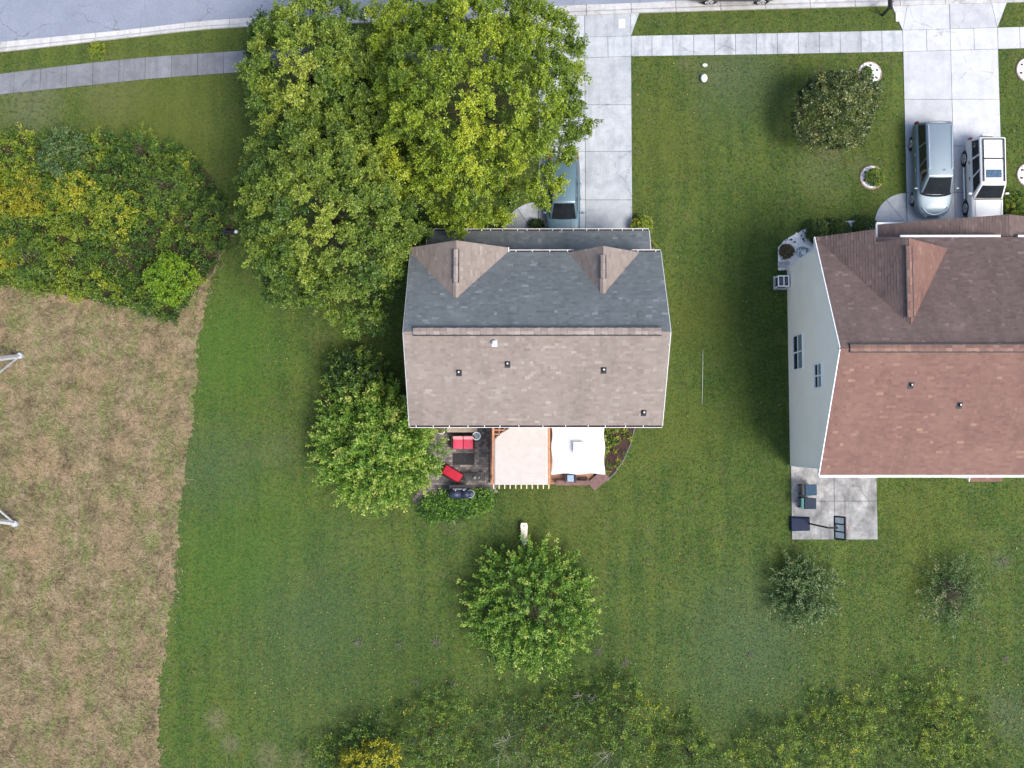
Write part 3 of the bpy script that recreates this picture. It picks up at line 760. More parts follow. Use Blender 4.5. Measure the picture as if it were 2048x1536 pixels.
# the low roof over garage and porch
slope(H1, (6.72, 10.66, 2.90), (-4.56, 10.66, 2.90), (-4.56, 8.70, 3.85), (6.72, 8.70, 3.85), M['sh1_shade'], 8, name='porch_roof')
gutter(H1, -4.54, 6.70, 10.66, 2.92, 1, M['gutter'], 0.62, 9)
for x in (-4.575, 6.735):
    MB().beam((x, 10.66, 2.85), (x, 8.72, 3.80), 0.03, 0.15).build('rake_board', M['gutter'], H1)
wallbox(H1, 0.9, 6.5, 8.70, 10.05, 0.0, 2.86, M['siding1'], name='garage_wall')
gd = MB().box2((1.25, 10.052, 0.03), (6.1, 10.09, 2.25)).build('garage_door', M['white'], H1)
for i in range(4):
    for j in range(4): MB().box2((1.40 + j * 1.18, 10.092, 0.12 + i * 0.55), (2.40 + j * 1.18, 10.106, 0.50 + i * 0.55)).build('door_panel', M['gutter'], gd)
for x in (-4.3, -1.7): MB().box2((x - 0.06, 10.35, 0.0), (x + 0.06, 10.47, 2.8)).build('porch_post', M['white'], H1)
fd = MB().box2((-0.75, 8.752, 0.15), (0.15, 8.80, 2.2)).build('front_door', simple('green_door_paint', (0.05, 0.10, 0.07)), H1)
MB().ball((0.05, 8.83, 1.15), 0.035).build('door_knob', M['steel'], fd)
window(H1, (-3.0, 8.752, 1.5), 1.6, 1.3, 'Y', 1)
window(H1, (-2.84, 8.752, 4.2), 1.6, 1.2, 'Y', 1); window(H1, (4.0, 8.752, 4.4), 1.0, 1.0, 'Y', 1, 1)
for yy_, zz_ in ((3.2, 1.6), (6.4, 1.6), (3.2, 4.2), (6.4, 4.2)):
    window(H1, (-4.902, yy_, zz_), 0.9, 1.3, 'X', -1, 1); window(H1, (6.702, yy_, zz_), 0.9, 1.3, 'X', 1, 1)
for xx_ in (-3.6, 0.0, 3.2, 5.6): window(H1, (xx_, 1.098, 4.2), 1.0, 1.2, 'Y', -1, 1)
sd_ = MB().box2((-0.9, 1.05, 0.35), (0.95, 1.098, 2.45)).build('sliding_door', M['white'], H1)
for k in (-0.82, 0.07): MB().box2((k, 1.03, 0.45), (k + 0.80, 1.048, 2.35)).build('pane', M['glass'], sd_)
nB = Vector((0, -(RZ - EZ), RY - EYB))
def on_back(px, py):
    z = 6.5
    for _ in range(8):
        q = P(px, py, z); z = EZ + pB * (q.y - EYB)
    return Vector((q.x, q.y, z))
for px, py in ((918, 745), (1015, 728), (1207, 740), (1287, 825)): pipe_vent(H1, on_back(px, py), nB)
pipe_vent(H1, on_back(989, 686), nB, False, 0.06, 0.2)
MB().beam((EX0 + 0.12, EYB - 0.10, 5.15), (-4.95, 1.0, 4.75), 0.09, 0.08).build('downspout', M['gutter'], H1)
MB().beam((-4.95, 1.02, 4.75), (-4.95, 1.02, 0.1), 0.09, 0.07).build('downspout', M['gutter'], H1)

# ---------------------------------------------------------------- the white house with the russet roof
H2 = empty('house', (21.5, 4.1, 0), 'white sided two storey house with russet brown shingle roof', 'house')
X0, X1, YF, YB, Z2, RY2, RZ2 = 14.46, 29.6, 9.84, -1.60, 5.10, 4.14, 8.48
wallbox(H2, 14.50, 29.2, -1.28, 9.30, 0.0, Z2 - 0.12, M['siding2'], RY2, RZ2 - 0.26)
for yy in (-1.28, 9.30):
    MB().box2((14.46, yy - 0.05, 0.15), (14.56, yy + 0.05, Z2 - 0.15)).build('corner_board', M['white'], H2)
p2F = (RZ2 - Z2) / (YF - RY2)
slope(H2, (X1, YF, Z2), (X0, YF, Z2), (X0, RY2, RZ2), (X1, RY2, RZ2), M['sh2_shade'], 41, name='front_roof')
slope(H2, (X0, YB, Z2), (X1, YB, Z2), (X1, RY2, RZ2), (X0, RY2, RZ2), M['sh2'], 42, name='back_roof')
ridge_vent(H2, (X0 + 0.42, RY2, RZ2), (X1 - 0.5, RY2, RZ2), M['sh2'], 0.34, 43)
for ya, yb in ((YF, RY2), (YB, RY2)):
    MB().beam((X0 - 0.02, ya, Z2 - 0.06), (X0 - 0.02, yb, RZ2 - 0.06), 0.04, 0.20).build('rake_board', M['white'], H2)
gutter(H2, X0, X1, YB, Z2, -1, M['gutter'], 0.8, 44, False)
gutter(H2, 18.6, 23.45, YF, Z2, 1, M['gutter'], 0.8, 45, False)
gutter(H2, 24.3, X1, YF, Z2, 1, M['gutter'], 0.8, 46, False)
MB().box2((X0 - 0.02, 9.30, 4.93), (14.75, 9.90, 5.06)).build('eave_return', M['white'], H2)
MB().box2((X0 - 0.02, -1.62, 4.93), (14.75, -1.28, 5.06)).build('eave_return', M['white'], H2)
# wide gable over the left bay
GA, GZ, GF = 17.88, 7.82, 9.25
gy = YF - (GZ - Z2) / p2F
zl = lambda x: Z2 + (GZ - Z2) * (x - X0) / (GA - X0)
def tri_slope(pts, U, mat, seed):
    """shingled plane over a polygon given in order; U = eave direction (courses run along it)"""
    pts = [Vector(p) for p in pts]; U = Vector(U).normalized()
    n = (pts[1] - pts[0]).cross(pts[2] - pts[0]).normalized()
    if n.z < 0: n = -n; pts = pts[::-1]
    V = n.cross(U).normalized()
    if V.z < 0: V = -V; U = -U
    O = min(pts, key=lambda p: p.dot(V))
    uv = [((p - O).dot(U), (p - O).dot(V)) for p in pts]
    def lim(v):
        c = []
        for (u0, v0), (u1, v1) in zip(uv, uv[1:] + uv[:1]):
            if abs(v1 - v0) < 1e-7:
                if abs(v - v0) < 1e-4: c += [u0, u1]
                continue
            t = (v - v0) / (v1 - v0)
            if -1e-4 <= t <= 1 + 1e-4: c.append(u0 + (u1 - u0) * t)
        return (min(c), max(c)) if c else (0, 0)
    vm = max(b_ for _, b_ in uv)
    k = len(pts)
    deck = MB().add(pts + [p - n * 0.08 for p in pts], [tuple(range(k)), tuple(range(2 * k - 1, k - 1, -1))] + [(i, k + i, k + (i + 1) % k, (i + 1) % k) for i in range(k)]).build('gable_roof', M['sh2d'], H2)
    shingles('shingles', mat, deck, O, U, V, vm, lim, seed)
XM = 16.72
tri_slope([(X0, 9.86, Z2), (XM, 9.86, zl(XM)), (XM, YF - (zl(XM) - Z2) / p2F, zl(XM))], (0, 1, 0), M['sh2_shade'], 51)
tri_slope([(XM, GF, zl(XM)), (GA, GF, GZ), (GA, gy, GZ), (XM, YF - (zl(XM) - Z2) / p2F, zl(XM))], (0, 1, 0), M['sh2_shade'], 52)
GR = 20.68; zr_ = Z2 + p2F * (YF - GF)
tri_slope([(GR, GF, zr_), (GA, GF, GZ), (GA, gy, GZ)], (0, 1, 0), M['sh2'], 53)
ridge_vent(H2, (GA, gy + 0.35, GZ - 0.01), (GA, GF - 0.35, GZ - 0.01), M['sh2'], 0.26, 54, capw=0.33)
MB().add([(XM, GF - 0.1, zl(XM) - 0.1), (GA, GF - 0.1, GZ - 0.1), (GR - 0.1, GF - 0.1, zr_ - 0.1), (GR - 0.1, GF - 0.3, zr_ - 0.3), (XM, GF - 0.3, zr_ - 0.3)], [(0, 1, 2, 3, 4)]).build('gable_wall', M['siding2'], H2)
MB().add([(X0 + 0.1, 9.72, 5.0), (XM, 9.72, 5.0), (XM, 9.72, zl(XM) - 0.1)] + [(X0 + 0.1, 9.3, 5.0), (XM, 9.3, 5.0), (XM, 9.3, zl(XM) - 0.1)], [(0, 1, 2), (5, 4, 3), (0, 3, 4, 1), (1, 4, 5, 2), (2, 5, 3, 0)]).build('gable_wall', M['siding2'], H2)
# low garage gable in front
tri_slope([(18.35, 10.98, 2.90), (23.95, 11.02, 4.92), (23.95, 9.0, 4.92), (18.35, 9.0, 2.90)], (0, 1, 0), M['sh2_shade'], 55)
tri_slope([(29.5, 10.98, 2.90), (23.95, 11.02, 4.92), (23.95, 9.0, 4.92), (29.5, 9.0, 2.90)], (0, 1, 0), M['sh2_shade'], 56)
MB().beam((18.30, 11.02, 2.84), (18.30, 9.35, 2.84), 0.10, 0.12).build('gutter', M['gutter'], H2)
MB().box2((18.28, 10.99, 2.74), (20.6, 11.09, 2.92)).build('fascia', M['white'], H2)
wallbox(H2, 18.8, 29.0, 9.30, 10.70, 0.0, 2.88, M['siding2'], name='garage_wall')
MB().add([(18.8, 10.70, 2.88), (29.0, 10.70, 2.88), (23.95, 10.70, 4.70), (18.8, 10.4, 2.88), (29.0, 10.4, 2.88), (23.95, 10.4, 4.70)], [(0, 1, 2), (5, 4, 3), (0, 3, 4, 1)]).build('garage_gable', M['siding2'], H2)
gd = MB().box2((21.2, 10.702, 0.03), (26.0, 10.74, 2.25)).build('garage_door', M['white'], H2)
for i in range(4):
    for j in range(4): MB().box2((21.35 + j * 1.17, 10.742, 0.12 + i * 0.55), (22.35 + j * 1.17, 10.756, 0.50 + i * 0.55)).build('door_panel', M['gutter'], gd)
window(H2, (14.498, 4.58, 1.85), 1.72, 1.60, 'X', -1)
window(H2, (14.498, 3.14, 5.15), 1.10, 1.02, 'X', -1)
window(H2, (16.4, 9.302, 4.0), 1.6, 1.3, 'Y', 1); window(H2, (16.4, 9.302, 1.6), 1.6, 1.4, 'Y', 1)
for xx_ in (16.6, 20.5, 26.8): window(H2, (xx_, -1.282, 4.1), 1.1, 1.2, 'Y', -1, 1)
bd = MB().box2((18.1, -1.33, 0.35), (19.0, -1.283, 2.45)).build('back_door', M['white'], H2)
MB().ball((18.2, -1.36, 1.35), 0.035).build('door_knob', M['steel'], bd)
nB2 = Vector((0, -(RZ2 - Z2), RY2 - YB)); p2B = (RZ2 - Z2) / (RY2 - YB)
for px, py in ((1821, 770), (1918, 810)):
    z = 6.5
    for _ in range(8):
        q = P(px, py, z); z = Z2 + p2B * (q.y - YB)
    pipe_vent(H2, (q.x, q.y, z), nB2, True, 0.045, 0.2)
# box bay with a little roof behind
bx0, bx1 = P(1940, 955, 2.6).x, P(2004, 955, 2.6).x
MB().box2((bx0 + 0.1, -1.92, 0.3), (bx1 - 0.1, -1.29, 2.5)).build('bay_wall', M['siding2'], H2)
slope(H2, (bx0, -2.02, 2.55), (bx1, -2.02, 2.55), (bx1, -1.30, 2.95), (bx0, -1.30, 2.95), M['sh2'], 60, 0.06, name='bay_roof')
MB().beam((bx0 - 0.02, -2.02, 2.5), (bx0 - 0.02, -1.3, 2.9), 0.04, 0.12).build('rake_board', M['white'], H2)

# ---------------------------------------------------------------- stained patio slab behind the white house
pa, pb = P(1581, 932), P(1755, 1079)
pat = MB().add([(pa.x, pb.y, 0.008), (pb.x, pb.y, 0.008), (pb.x, -1.28, 0.008), (pa.x, -1.28, 0.008)], [(0, 1, 2, 3)]).build('patio', M['joint'])
tag(pat, 'stained grey concrete patio slab behind the white house', 'patio', kind='structure')
cx_, cy_ = P(1668, 1000).x, P(1668, 1002).y
for x0, x1 in ((pa.x, cx_), (cx_, pb.x)):
    for y0, y1 in ((pb.y, cy_), (cy_, -1.29)):
        slab(pat, [(x0, y0), (x1, y0), (x1, y1), (x0, y1)], M['slabpatio'], 0.06)
st = empty('door_steps', (18.5, -1.6, 0.06), 'pale concrete door steps on the stained patio', 'steps')
for i in range(2):
    MB().box2((18.0, -1.29 - 0.33 * (2 - i), 0.06), (19.05, -1.29 - 0.33 * (1 - i) - 0.002, 0.22 + 0.16 * i)).build('step', M['kerb'], st, bevel=0.012)

# ================================================================== PATIO AND THINGS BEHIND THE TAN-ROOFED HOUSE
def paver_area(name, label, polys, bw=0.135, bl=0.20, z=0.0):
    allp = [p for poly in polys for p in poly]
    bed = MB()
    for poly in polys: bed.prism(poly, -0.03, z + 0.012)
    bed = tag(bed.build(name, M['joint']), label, 'patio', kind='structure')
    b = MB()
    x0, x1 = min(p[0] for p in allp), max(p[0] for p in allp); y0, y1 = min(p[1] for p in allp), max(p[1] for p in allp)
    j = 0; y = y0
    while y < y1:
        x = x0 - (0.5 * bl if j % 2 else 0)
        while x < x1:
            c = (np.array([x + bl / 2]), np.array([y + bw / 2]))
            if any(inpoly(pl, *c)[0] for pl in polys):
                h = z + 0.03 + rnd.uniform(-0.005, 0.005)
                b.box2((x + 0.006, y + 0.006, z), (x + bl - 0.006, y + bw - 0.006, h), rnd.random())
            x += bl
        y += bw; j += 1
    m = NT('grey_paver'); m.base(m.ramp(m.attr(), [(0.0, (0.085, 0.078, 0.078)), (0.5, (0.135, 0.120, 0.114)), (1.0, (0.235, 0.21, 0.19))])); m.rough(0.85, 0.25); m.bump(m.noise(30, 3), 0.3, 0.01)
    o = b.build('pavers', m.m, bed); o['kind'] = 'stuff'
    return bed
PAT = [P2(838, 845), P2(992, 845), P2(992, 985), P2(900, 985), P2(845, 1016), P2(822, 1000), P2(862, 960), P2(838, 930)]
paver_area('paver_patio', 'dark grey block paved patio with a path end', [PAT])
DK = [(-1.45, 1.05), (4.35, 1.05), (4.35, -2.05), (-1.45, -2.25)]
dk = empty('deck', (1.5, -0.5, 0), 'low red brown timber deck under the two canopies', 'deck')
y = -2.28
while y < 1.0:
    MB().box2((-1.4, y + 0.004, 0.20), (4.05, y + 0.136, 0.235)).build('board', M['deck_o'], dk)
    y += 0.14
for x in (-1.3, 1.4, 3.9): MB().box2((x - 0.04, -2.2, 0.0), (x + 0.04, 1.0, 0.198)).build('joist', M['deck'], dk)
# bench along the deck's outer edge, and the angled plank step at its corner
bn = empty('deck_bench', (3.0, -2.15, 0.235), 'long narrow mauve brown bench on the deck edge', 'bench')
for k in range(3): MB().box2((2.05, -2.32 + 0.085 * k, 0.64), (3.75, -2.245 + 0.085 * k, 0.68)).build('slat', M['deck'], bn)
for x in (2.15, 2.9, 3.65): MB().box2((x - 0.03, -2.30, 0.235), (x + 0.03, -2.10, 0.638)).build('leg', M['deck'], bn)
sp0 = P(1186, 978, 0.4); sp1 = P(1216, 952, 0.4)
sg = empty('deck_ramp', (sp0.x, sp0.y, 0), 'angled dark brown plank step at the deck corner', 'step')
dv = Vector((sp1.x - sp0.x, sp1.y - sp0.y, 0)); L_ = dv.length; dv.normalize(); nv = Vector((-dv.y, dv.x, 0))
for k in range(5):
    c = Vector((sp0.x, sp0.y, 0.40)) + nv * (0.05 + 0.115 * k - 0.12)
    MB().beam(c, c + dv * L_, 0.105, 0.035).build('plank', M['deck'], sg)
for t in (0.1, 0.9):
    c = Vector((sp0.x, sp0.y, 0.0)) + dv * (L_ * t) + nv * 0.17
    MB().beam(c, c + Vector((0, 0, 0.38)), 0.08, 0.08).build('support', M['deck'], sg)
# --- pergola with a beige shade cloth
pg = empty('pergola', (0.2, -0.7, 0.235), 'orange cedar pergola topped with a beige shade cloth', 'pergola')
px0, px1, py0, py1, pz = P(985, 973, 2.5).x, P(1100, 973, 2.5).x, P(985, 968, 2.5).y, 1.0, 2.40
for x in (px0 + 0.10, px1 - 0.10):
    for y in (py0 + 0.12, py1 - 0.10): MB().box2((x - 0.07, y - 0.07, 0.235), (x + 0.07, y + 0.07, pz - 0.001)).build('post', M['cedar'], pg)
for x in (px0 + 0.04, px1 - 0.04): MB().box2((x - 0.05, py0 - 0.02, pz), (x + 0.05, py1, pz + 0.19)).build('beam', M['cedar'], pg)
for k in range(11):
    x = px0 + 0.06 + (px1 - px0 - 0.12) * k / 10
    if 0 < k < 10: MB().box2((x - 0.02, py0, pz + 0.05), (x + 0.02, py1, pz + 0.17)).build('rafter', M['cedar'], pg)
    MB().box2((x - 0.025, py0 - 0.24, pz + 0.05), (x + 0.025, py0 - 0.022, pz + 0.15)).build('rafter_end', M['cedar_pale'], pg)
for k in range(16):
    y = py0 + 0.1 + (py1 - py0 - 0.15) * k / 15
    MB().box2((px0 + 0.1, y - 0.025, pz + 0.172), (px1 - 0.1, y + 0.025, pz + 0.205)).build('slat', M['cedar'], pg)
# cloth: a rippled sheet whose back left corner is cut away
def cloth_material():
    m = NT('beige_shade_cloth'); m.base(m.ramp(m.noise(3, 4), [(0.3, (0.40, 0.36, 0.335)), (0.7, (0.45, 0.41, 0.385))])); m.rough(0.8, 0.25)
    X, Y, Z = m.sep(); m.bump(m.math('SINE', m.math('MULTIPLY', Y, 40.0)), 0.06, 0.006); return m.m
M['cloth'] = cloth_material()
n1, n2 = 30, 60; vs = []; fs = []
for j in range(n2 + 1):
    for i in range(n1 + 1):
        u, v = i / n1, j / n2
        x = px0 + 0.09 + (px1 - px0 - 0.20) * u; y = py0 - 0.03 + (py1 - py0) * v
        cut = max(0.0, v - 0.80 - 0.22 * u ** 0.8 * 1.6)
        wr = 0.003 * math.sin(v * 120) + 0.006 * math.sin(u * 7 + v * 9) + (0.008 * math.sin((u * 1.2 + v) * 24) if v > 0.7 else 0)
        vs.append((x, y - cut * 0.0, pz + 0.235 + wr))
ok = lambda i, j: (j / n2) < 0.72 + 0.26 * (i / n1 / 0.42) ** 0.8
for j in range(n2):
    for i in range(n1):
        if ok(i, j): fs.append((j * (n1 + 1) + i, j * (n1 + 1) + i + 1, (j + 1) * (n1 + 1) + i + 1, (j + 1) * (n1 + 1) + i))
cl = MB().add(vs, fs).build('shade_cloth', M['cloth'], pg, True)
cl.modifiers.new('solid', 'SOLIDIFY').thickness = 0.006
# --- white canopy
gz = empty('canopy_gazebo', (3.12, -0.33, 0.235), 'square white fabric gazebo canopy with scalloped edges', 'gazebo')
gc = P(1158, 895, 3.0); gx, gy_ = gc.x, gc.y; hw = 1.37; ez, az = 2.32, 2.95
n = 24; vs = []; fs = []
for j in range(n + 1):
    for i in range(n + 1):
        u, v = -1 + 2 * i / n, -1 + 2 * j / n
        m_ = max(abs(u), abs(v)); s_ = min(abs(u), abs(v)) / max(m_, 1e-6)
        # edges pull inwards between the corner posts and the mid-side pole
        edge = 1 - 0.045 * (m_ ** 3) * math.sin(math.pi * min(1, abs((s_ if m_ else 0)))) ** 2
        edge *= 0.955 + 0.045 * (1 if s_ > 0.0 else 1)
        x, y = gx + u * hw * edge, gy_ + v * hw * edge
        z = az - (az - ez) * (m_ ** 0.82) - 0.05 * m_ * (1 - s_ ** 2) * 0.8
        vs.append((x, y, z))
for j in range(n):
    for i in range(n): fs.append((j * (n + 1) + i, j * (n + 1) + i + 1, (j + 1) * (n + 1) + i + 1, (j + 1) * (n + 1) + i))
M['canvas'] = simple('white_canvas', (0.62, 0.62, 0.62), 0.7, 0.3, 0, 0.03, 3)
cn = MB().add(vs, fs).build('canopy', M['canvas'], gz, False)
cn.modifiers.new('solid', 'SOLIDIFY').thickness = 0.004
vt = MB(); k = 0.28
vt.add([(gx - k, gy_ - k, az + 0.02), (gx + k, gy_ - k, az + 0.02), (gx + k, gy_ + k, az + 0.02), (gx - k, gy_ + k, az + 0.02), (gx, gy_, az + 0.09)], [(0, 1, 4), (1, 2, 4), (2, 3, 4), (3, 0, 4)])
vt.build('vent_flap', M['canvas'], gz)
for sx in (-1, 1):
    for sy in (-1, 1): MB().cyl((gx + sx * 1.26, gy_ + sy * 1.26, 0.235), (gx + sx * 1.26, gy_ + sy * 1.26, ez - 0.02), 0.03, None, 8).build('pole', M['dark'], gz)
for sx, sy, tx, ty in ((-1, -1, 1, -1), (1, -1, 1, 1), (1, 1, -1, 1), (-1, 1, -1, -1)):
    MB().cyl((gx + sx * 1.26, gy_ + sy * 1.26, ez - 0.06), (gx + tx * 1.26, gy_ + ty * 1.26, ez - 0.06), 0.02, None, 6).build('rail', M['deck'], gz)
# --- chair peeking out under the canopy
q = P(1141, 958, 0.7)
ch = empty('patio_chair', (q.x, q.y, 0.235), 'black patio chair with pale blue cushion under the white canopy', 'chair')
M['bluecush'] = simple('pale_blue_fabric', (0.25, 0.34, 0.46), 0.8, 0.2, 0, 0.35, 20)
MB().box((q.x, q.y + 0.05, 0.62), (0.52, 0.50, 0.06)).build('seat', M['black'], ch, bevel=0.015)
MB().box((q.x, q.y + 0.04, 0.69), (0.36, 0.36, 0.09)).build('cushion', M['bluecush'], ch, bevel=0.03)
MB().box((q.x, q.y + 0.30, 0.90), (0.52, 0.05, 0.50), 0, 0.5, 0, R(-12)).build('backrest', M['black'], ch)
for sx in (-1, 1):
    MB().box((q.x + sx * 0.27, q.y + 0.05, 0.82), (0.05, 0.50, 0.04)).build('armrest', M['black'], ch)
    for sy in (-1, 1): MB().box((q.x + sx * 0.25, q.y + 0.05 + sy * 0.22, 0.418), (0.04, 0.04, 0.365)).build('leg', M['black'], ch)
q = P(1168, 960, 0.5)
bt = empty('plant_trough', (q.x, q.y, 0.235), 'slim grey planter trough under the white canopy', 'planter')
MB().box((q.x, q.y, 0.36), (0.52, 0.18, 0.25)).build('trough', M['stone_g'], bt, bevel=0.02)
MB().box((q.x, q.y, 0.49), (0.46, 0.12, 0.03)).build('soil', M['redmulch'], bt)
# --- red two-seat sofa
q = P(926, 885, 0.55)
so = empty('garden_sofa', (q.x, q.y, 0.03), 'two seat wicker sofa with faded red cushions by the wall', 'sofa')
MB().box((q.x, q.y, 0.20), (1.16, 0.66, 0.30)).build('frame', M['wicker'], so, bevel=0.02)
MB().box((q.x, q.y + 0.33, 0.48), (1.16, 0.07, 0.62)).build('back_frame', M['wicker'], so, bevel=0.02)
for sx in (-1, 1):
    MB().box((q.x + sx * 0.60, q.y, 0.33), (0.06, 0.66, 0.56)).build('arm', M['wicker'], so, bevel=0.02)
    MB().box((q.x + sx * 0.277, q.y - 0.06, 0.43), (0.535, 0.56, 0.15)).build('seat_cushion', M['pink'], so, True, bevel=0.05)
    MB().box((q.x + sx * 0.275, q.y + 0.235, 0.64), (0.53, 0.14, 0.40), 0, 0.5, 0, R(-14)).build('back_cushion', M['pink_l'], so, True, bevel=0.05)
# --- red ottoman / chaise turned across the patio
q = P(903, 948, 0.45)
ot = empty('garden_chaise', (q.x, q.y, 0.03), 'dark wicker chaise with one deep red cushion turned across the patio', 'chaise', rz=R(-31))
MB().box((0, 0, 0.17), (1.12, 0.62, 0.28)).build('frame', M['wicker'], ot, bevel=0.02)
MB().box((0.03, 0.03, 0.37), (1.04, 0.50, 0.12)).build('seat_cushion', M['red'], ot, True, bevel=0.04)
MB().box((0, -0.29, 0.40), (1.12, 0.06, 0.22)).build('side_rail', M['wicker'], ot, bevel=0.015)
for sx in (-1, 1):
    for sy in (-1, 1): MB().box((sx * 0.5, sy * 0.26, 0.02), (0.05, 0.05, 0.05)).build('foot', M['black'], ot)
# --- beige storage bench by the wall
q = P(925, 862, 0.5)
sb = empty('storage_bench', (q.x, q.y, 0.03), 'long tan timber storage bench against the house wall', 'bench')
MB().box((q.x - 0.02, 0.72, 0.26), (1.55, 0.50, 0.46)).build('chest', M['beige_wood'], sb, bevel=0.01)
for k in range(4): MB().box((q.x - 0.02, 0.72 - 0.20 + 0.133 * k, 0.51), (1.60, 0.125, 0.035)).build('lid_board', M['beige_wood'], sb)
# --- round wire side table
q = P(953, 872, 0.6)
rt = empty('side_table', (q.x, q.y, 0.03), 'small round white wire table beside the red sofa', 'table')
MB().ring((q.x, q.y, 0.60), 0.20, 0.022, 22, 6).build('rim', M['white'], rt, True)
MB().cyl((q.x, q.y, 0.585), (q.x, q.y, 0.60), 0.19, None, 20).build('top', M['blind'], rt)
for k in range(3):
    a = 2 * math.pi * k / 3
    MB().tube([(q.x + 0.18 * math.cos(a), q.y + 0.18 * math.sin(a), 0.58), (q.x + 0.07 * math.cos(a), q.y + 0.07 * math.sin(a), 0.3), (q.x + 0.2 * math.cos(a), q.y + 0.2 * math.sin(a), 0.03)], 0.012, 6).build('leg', M['white'], rt)
# --- white flower pot at the downspout
q = P(882, 860, 0.4)
fp = empty('flower_pot', (q.x, q.y, 0.03), 'pale green and white garden pot under the downspout', 'pot')
MB().tube([(q.x, q.y, 0.03), (q.x, q.y, 0.36), (q.x, q.y, 0.42)], [0.14, 0.22, 0.235], 16, cap=True).build('pot', simple('pale_glazed_pot', (0.50, 0.58, 0.42), 0.35, 0.5), fp, True)
MB().cyl((q.x, q.y, 0.405), (q.x, q.y, 0.427), 0.19, None, 14).build('soil', M['redmulch'], fp)
# --- dark doormat and low table on the pavers
q = P(932, 930)
tag(MB().box((P(927, 918).x, P(927, 918).y, 0.042), (1.15, 0.62, 0.014)).build('outdoor_mat', simple('charcoal_mat', (0.035, 0.034, 0.036), 0.95, 0.1, 0, 0.4, 20, 0.4)), 'charcoal mat on the pavers before the red sofa', 'mat')
q = P(950, 955, 0.45)
tb = empty('low_table', (q.x, q.y, 0.03), 'low black slatted table with small pots by the pergola', 'table')
for k in range(7): MB().box((q.x, q.y - 0.18 + 0.06 * k, 0.44), (1.05, 0.042, 0.02)).build('slat', M['dark'], tb)
for sx in (-1, 1):
    MB().box((q.x + sx * 0.50, q.y, 0.415), (0.04, 0.42, 0.028)).build('crossbar', M['dark'], tb)
    for sy in (-1, 1): MB().box((q.x + sx * 0.50, q.y + sy * 0.18, 0.215), (0.035, 0.035, 0.37)).build('leg', M['dark'], tb)
for k, (dx, r_, lab) in enumerate(((-0.02, 0.075, 'larger grey pot on the low black table'), (0.20, 0.05, 'small grey pot on the low black table nearer the pergola'))):
    p_ = empty('small_pot', (q.x + dx, q.y, 0.45), lab, 'pot')
    MB().tube([(q.x + dx, q.y, 0.45), (q.x + dx, q.y, 0.45 + r_ * 1.6)], [r_ * 0.75, r_], 12).build('pot', simple('grey_violet_glaze', (0.30, 0.28, 0.34), 0.4, 0.5), p_, True)
    MB().ball((q.x + dx, q.y, 0.45 + r_ * 1.8), (r_ * 0.8, r_ * 0.8, r_ * 0.5), 7, 4).build('foliage', simple('grey_green_succulent', (0.16, 0.22, 0.13)), p_)
# --- covered barrel grill
q = P(925, 988, 0.9)
gr = empty('barrel_grill', (q.x, q.y, 0.0), 'dark blue black barrel grill in the planting below the patio', 'grill')
M['grill'] = simple('blue_black_enamel', (0.016, 0.022, 0.045), 0.45, 0.35, 0, 0.3, 6)
MB().tube([(q.x - 0.66, q.y, 0.86), (q.x - 0.62, q.y, 0.86), (q.x - 0.05, q.y, 0.86)], [0.20, 0.25, 0.25], 18).build('barrel', M['grill'], gr, True)
MB().tube([(q.x - 0.03, q.y, 0.86), (q.x + 0.40, q.y, 0.86)], [0.25, 0.25], 18).build('firebox', M['grill'], gr, True)
MB().tube([(q.x + 0.42, q.y + 0.02, 0.78), (q.x + 0.42, q.y + 0.02, 1.06), (q.x + 0.42, q.y + 0.02, 1.10)], [0.19, 0.19, 0.12], 18).build('side_burner', M['grill'], gr, True)
MB().ring((q.x + 0.42, q.y + 0.02, 1.04), 0.195, 0.014, 20, 6).build('burner_rim', M['steel'], gr)
MB().box((q.x - 0.10, q.y + 0.36, 0.80), (1.2, 0.20, 0.03)).build('shelf', M['black'], gr)
for dx in (-0.36, 0.08): MB().cyl((q.x + dx, q.y + 0.20, 0.99), (q.x + dx, q.y + 0.20, 1.05), 0.03, None, 8).build('knob', M['steel'], gr)
MB().tube([(q.x - 0.5, q.y + 0.26, 0.95), (q.x + 0.2, q.y + 0.26, 0.95)], 0.015, 6).build('handle', M['steel'], gr)
for sx in (-0.55, 0.40):
    for sy in (-0.18, 0.18): MB().box((q.x + sx, q.y + sy, 0.33), (0.04, 0.04, 0.66)).build('leg', M['black'], gr)
# --- pale tapered board standing by the small myrtle
bo = empty('garden_slide', (P(1048, 1066).x, P(1048, 1066).y, 0), 'pale tapered board lying on the lawn beside the small myrtle tree', 'board')
a0, a1 = P(1048, 1046, 0.45), P(1049, 1089, 0.25)
vs = []
w0, w1 = 0.19, 0.10
for p_, w_ in ((a0, w0 * 0.8), (a0 + (a1 - a0) * 0.12, w0), (a0 + (a1 - a0) * 0.75, w0 * 0.75), (a1, w1)):
    for sg_, dz in ((-1, 0), (1, 0), (1, -0.03), (-1, -0.03)): vs.append((p_.x + sg_ * w_, p_.y, p_.z + dz))
fs = [(0, 1, 2, 3)[::-1], (12, 13, 14, 15)]
for i in range(3):
    for k in range(4): fs.append((i * 4 + k, i * 4 + (k + 1) % 4, (i + 1) * 4 + (k + 1) % 4, (i + 1) * 4 + k))
MB().add(vs, fs).build('board', simple('cream_board_paint', (0.60, 0.54, 0.45), 0.6, 0.3, 0, 0.1, 4), bo)
MB().cyl((a0.x, a0.y - 0.15, 0), (a0.x, a0.y - 0.15, a0.z - 0.02), 0.05, None, 8).build('support', M['bark_pale'], bo)
MB().cyl((a1.x, a1.y - 0.02, 0), (a1.x, a1.y - 0.02, a1.z - 0.02), 0.035, None, 8).build('support', M['steel'], bo)
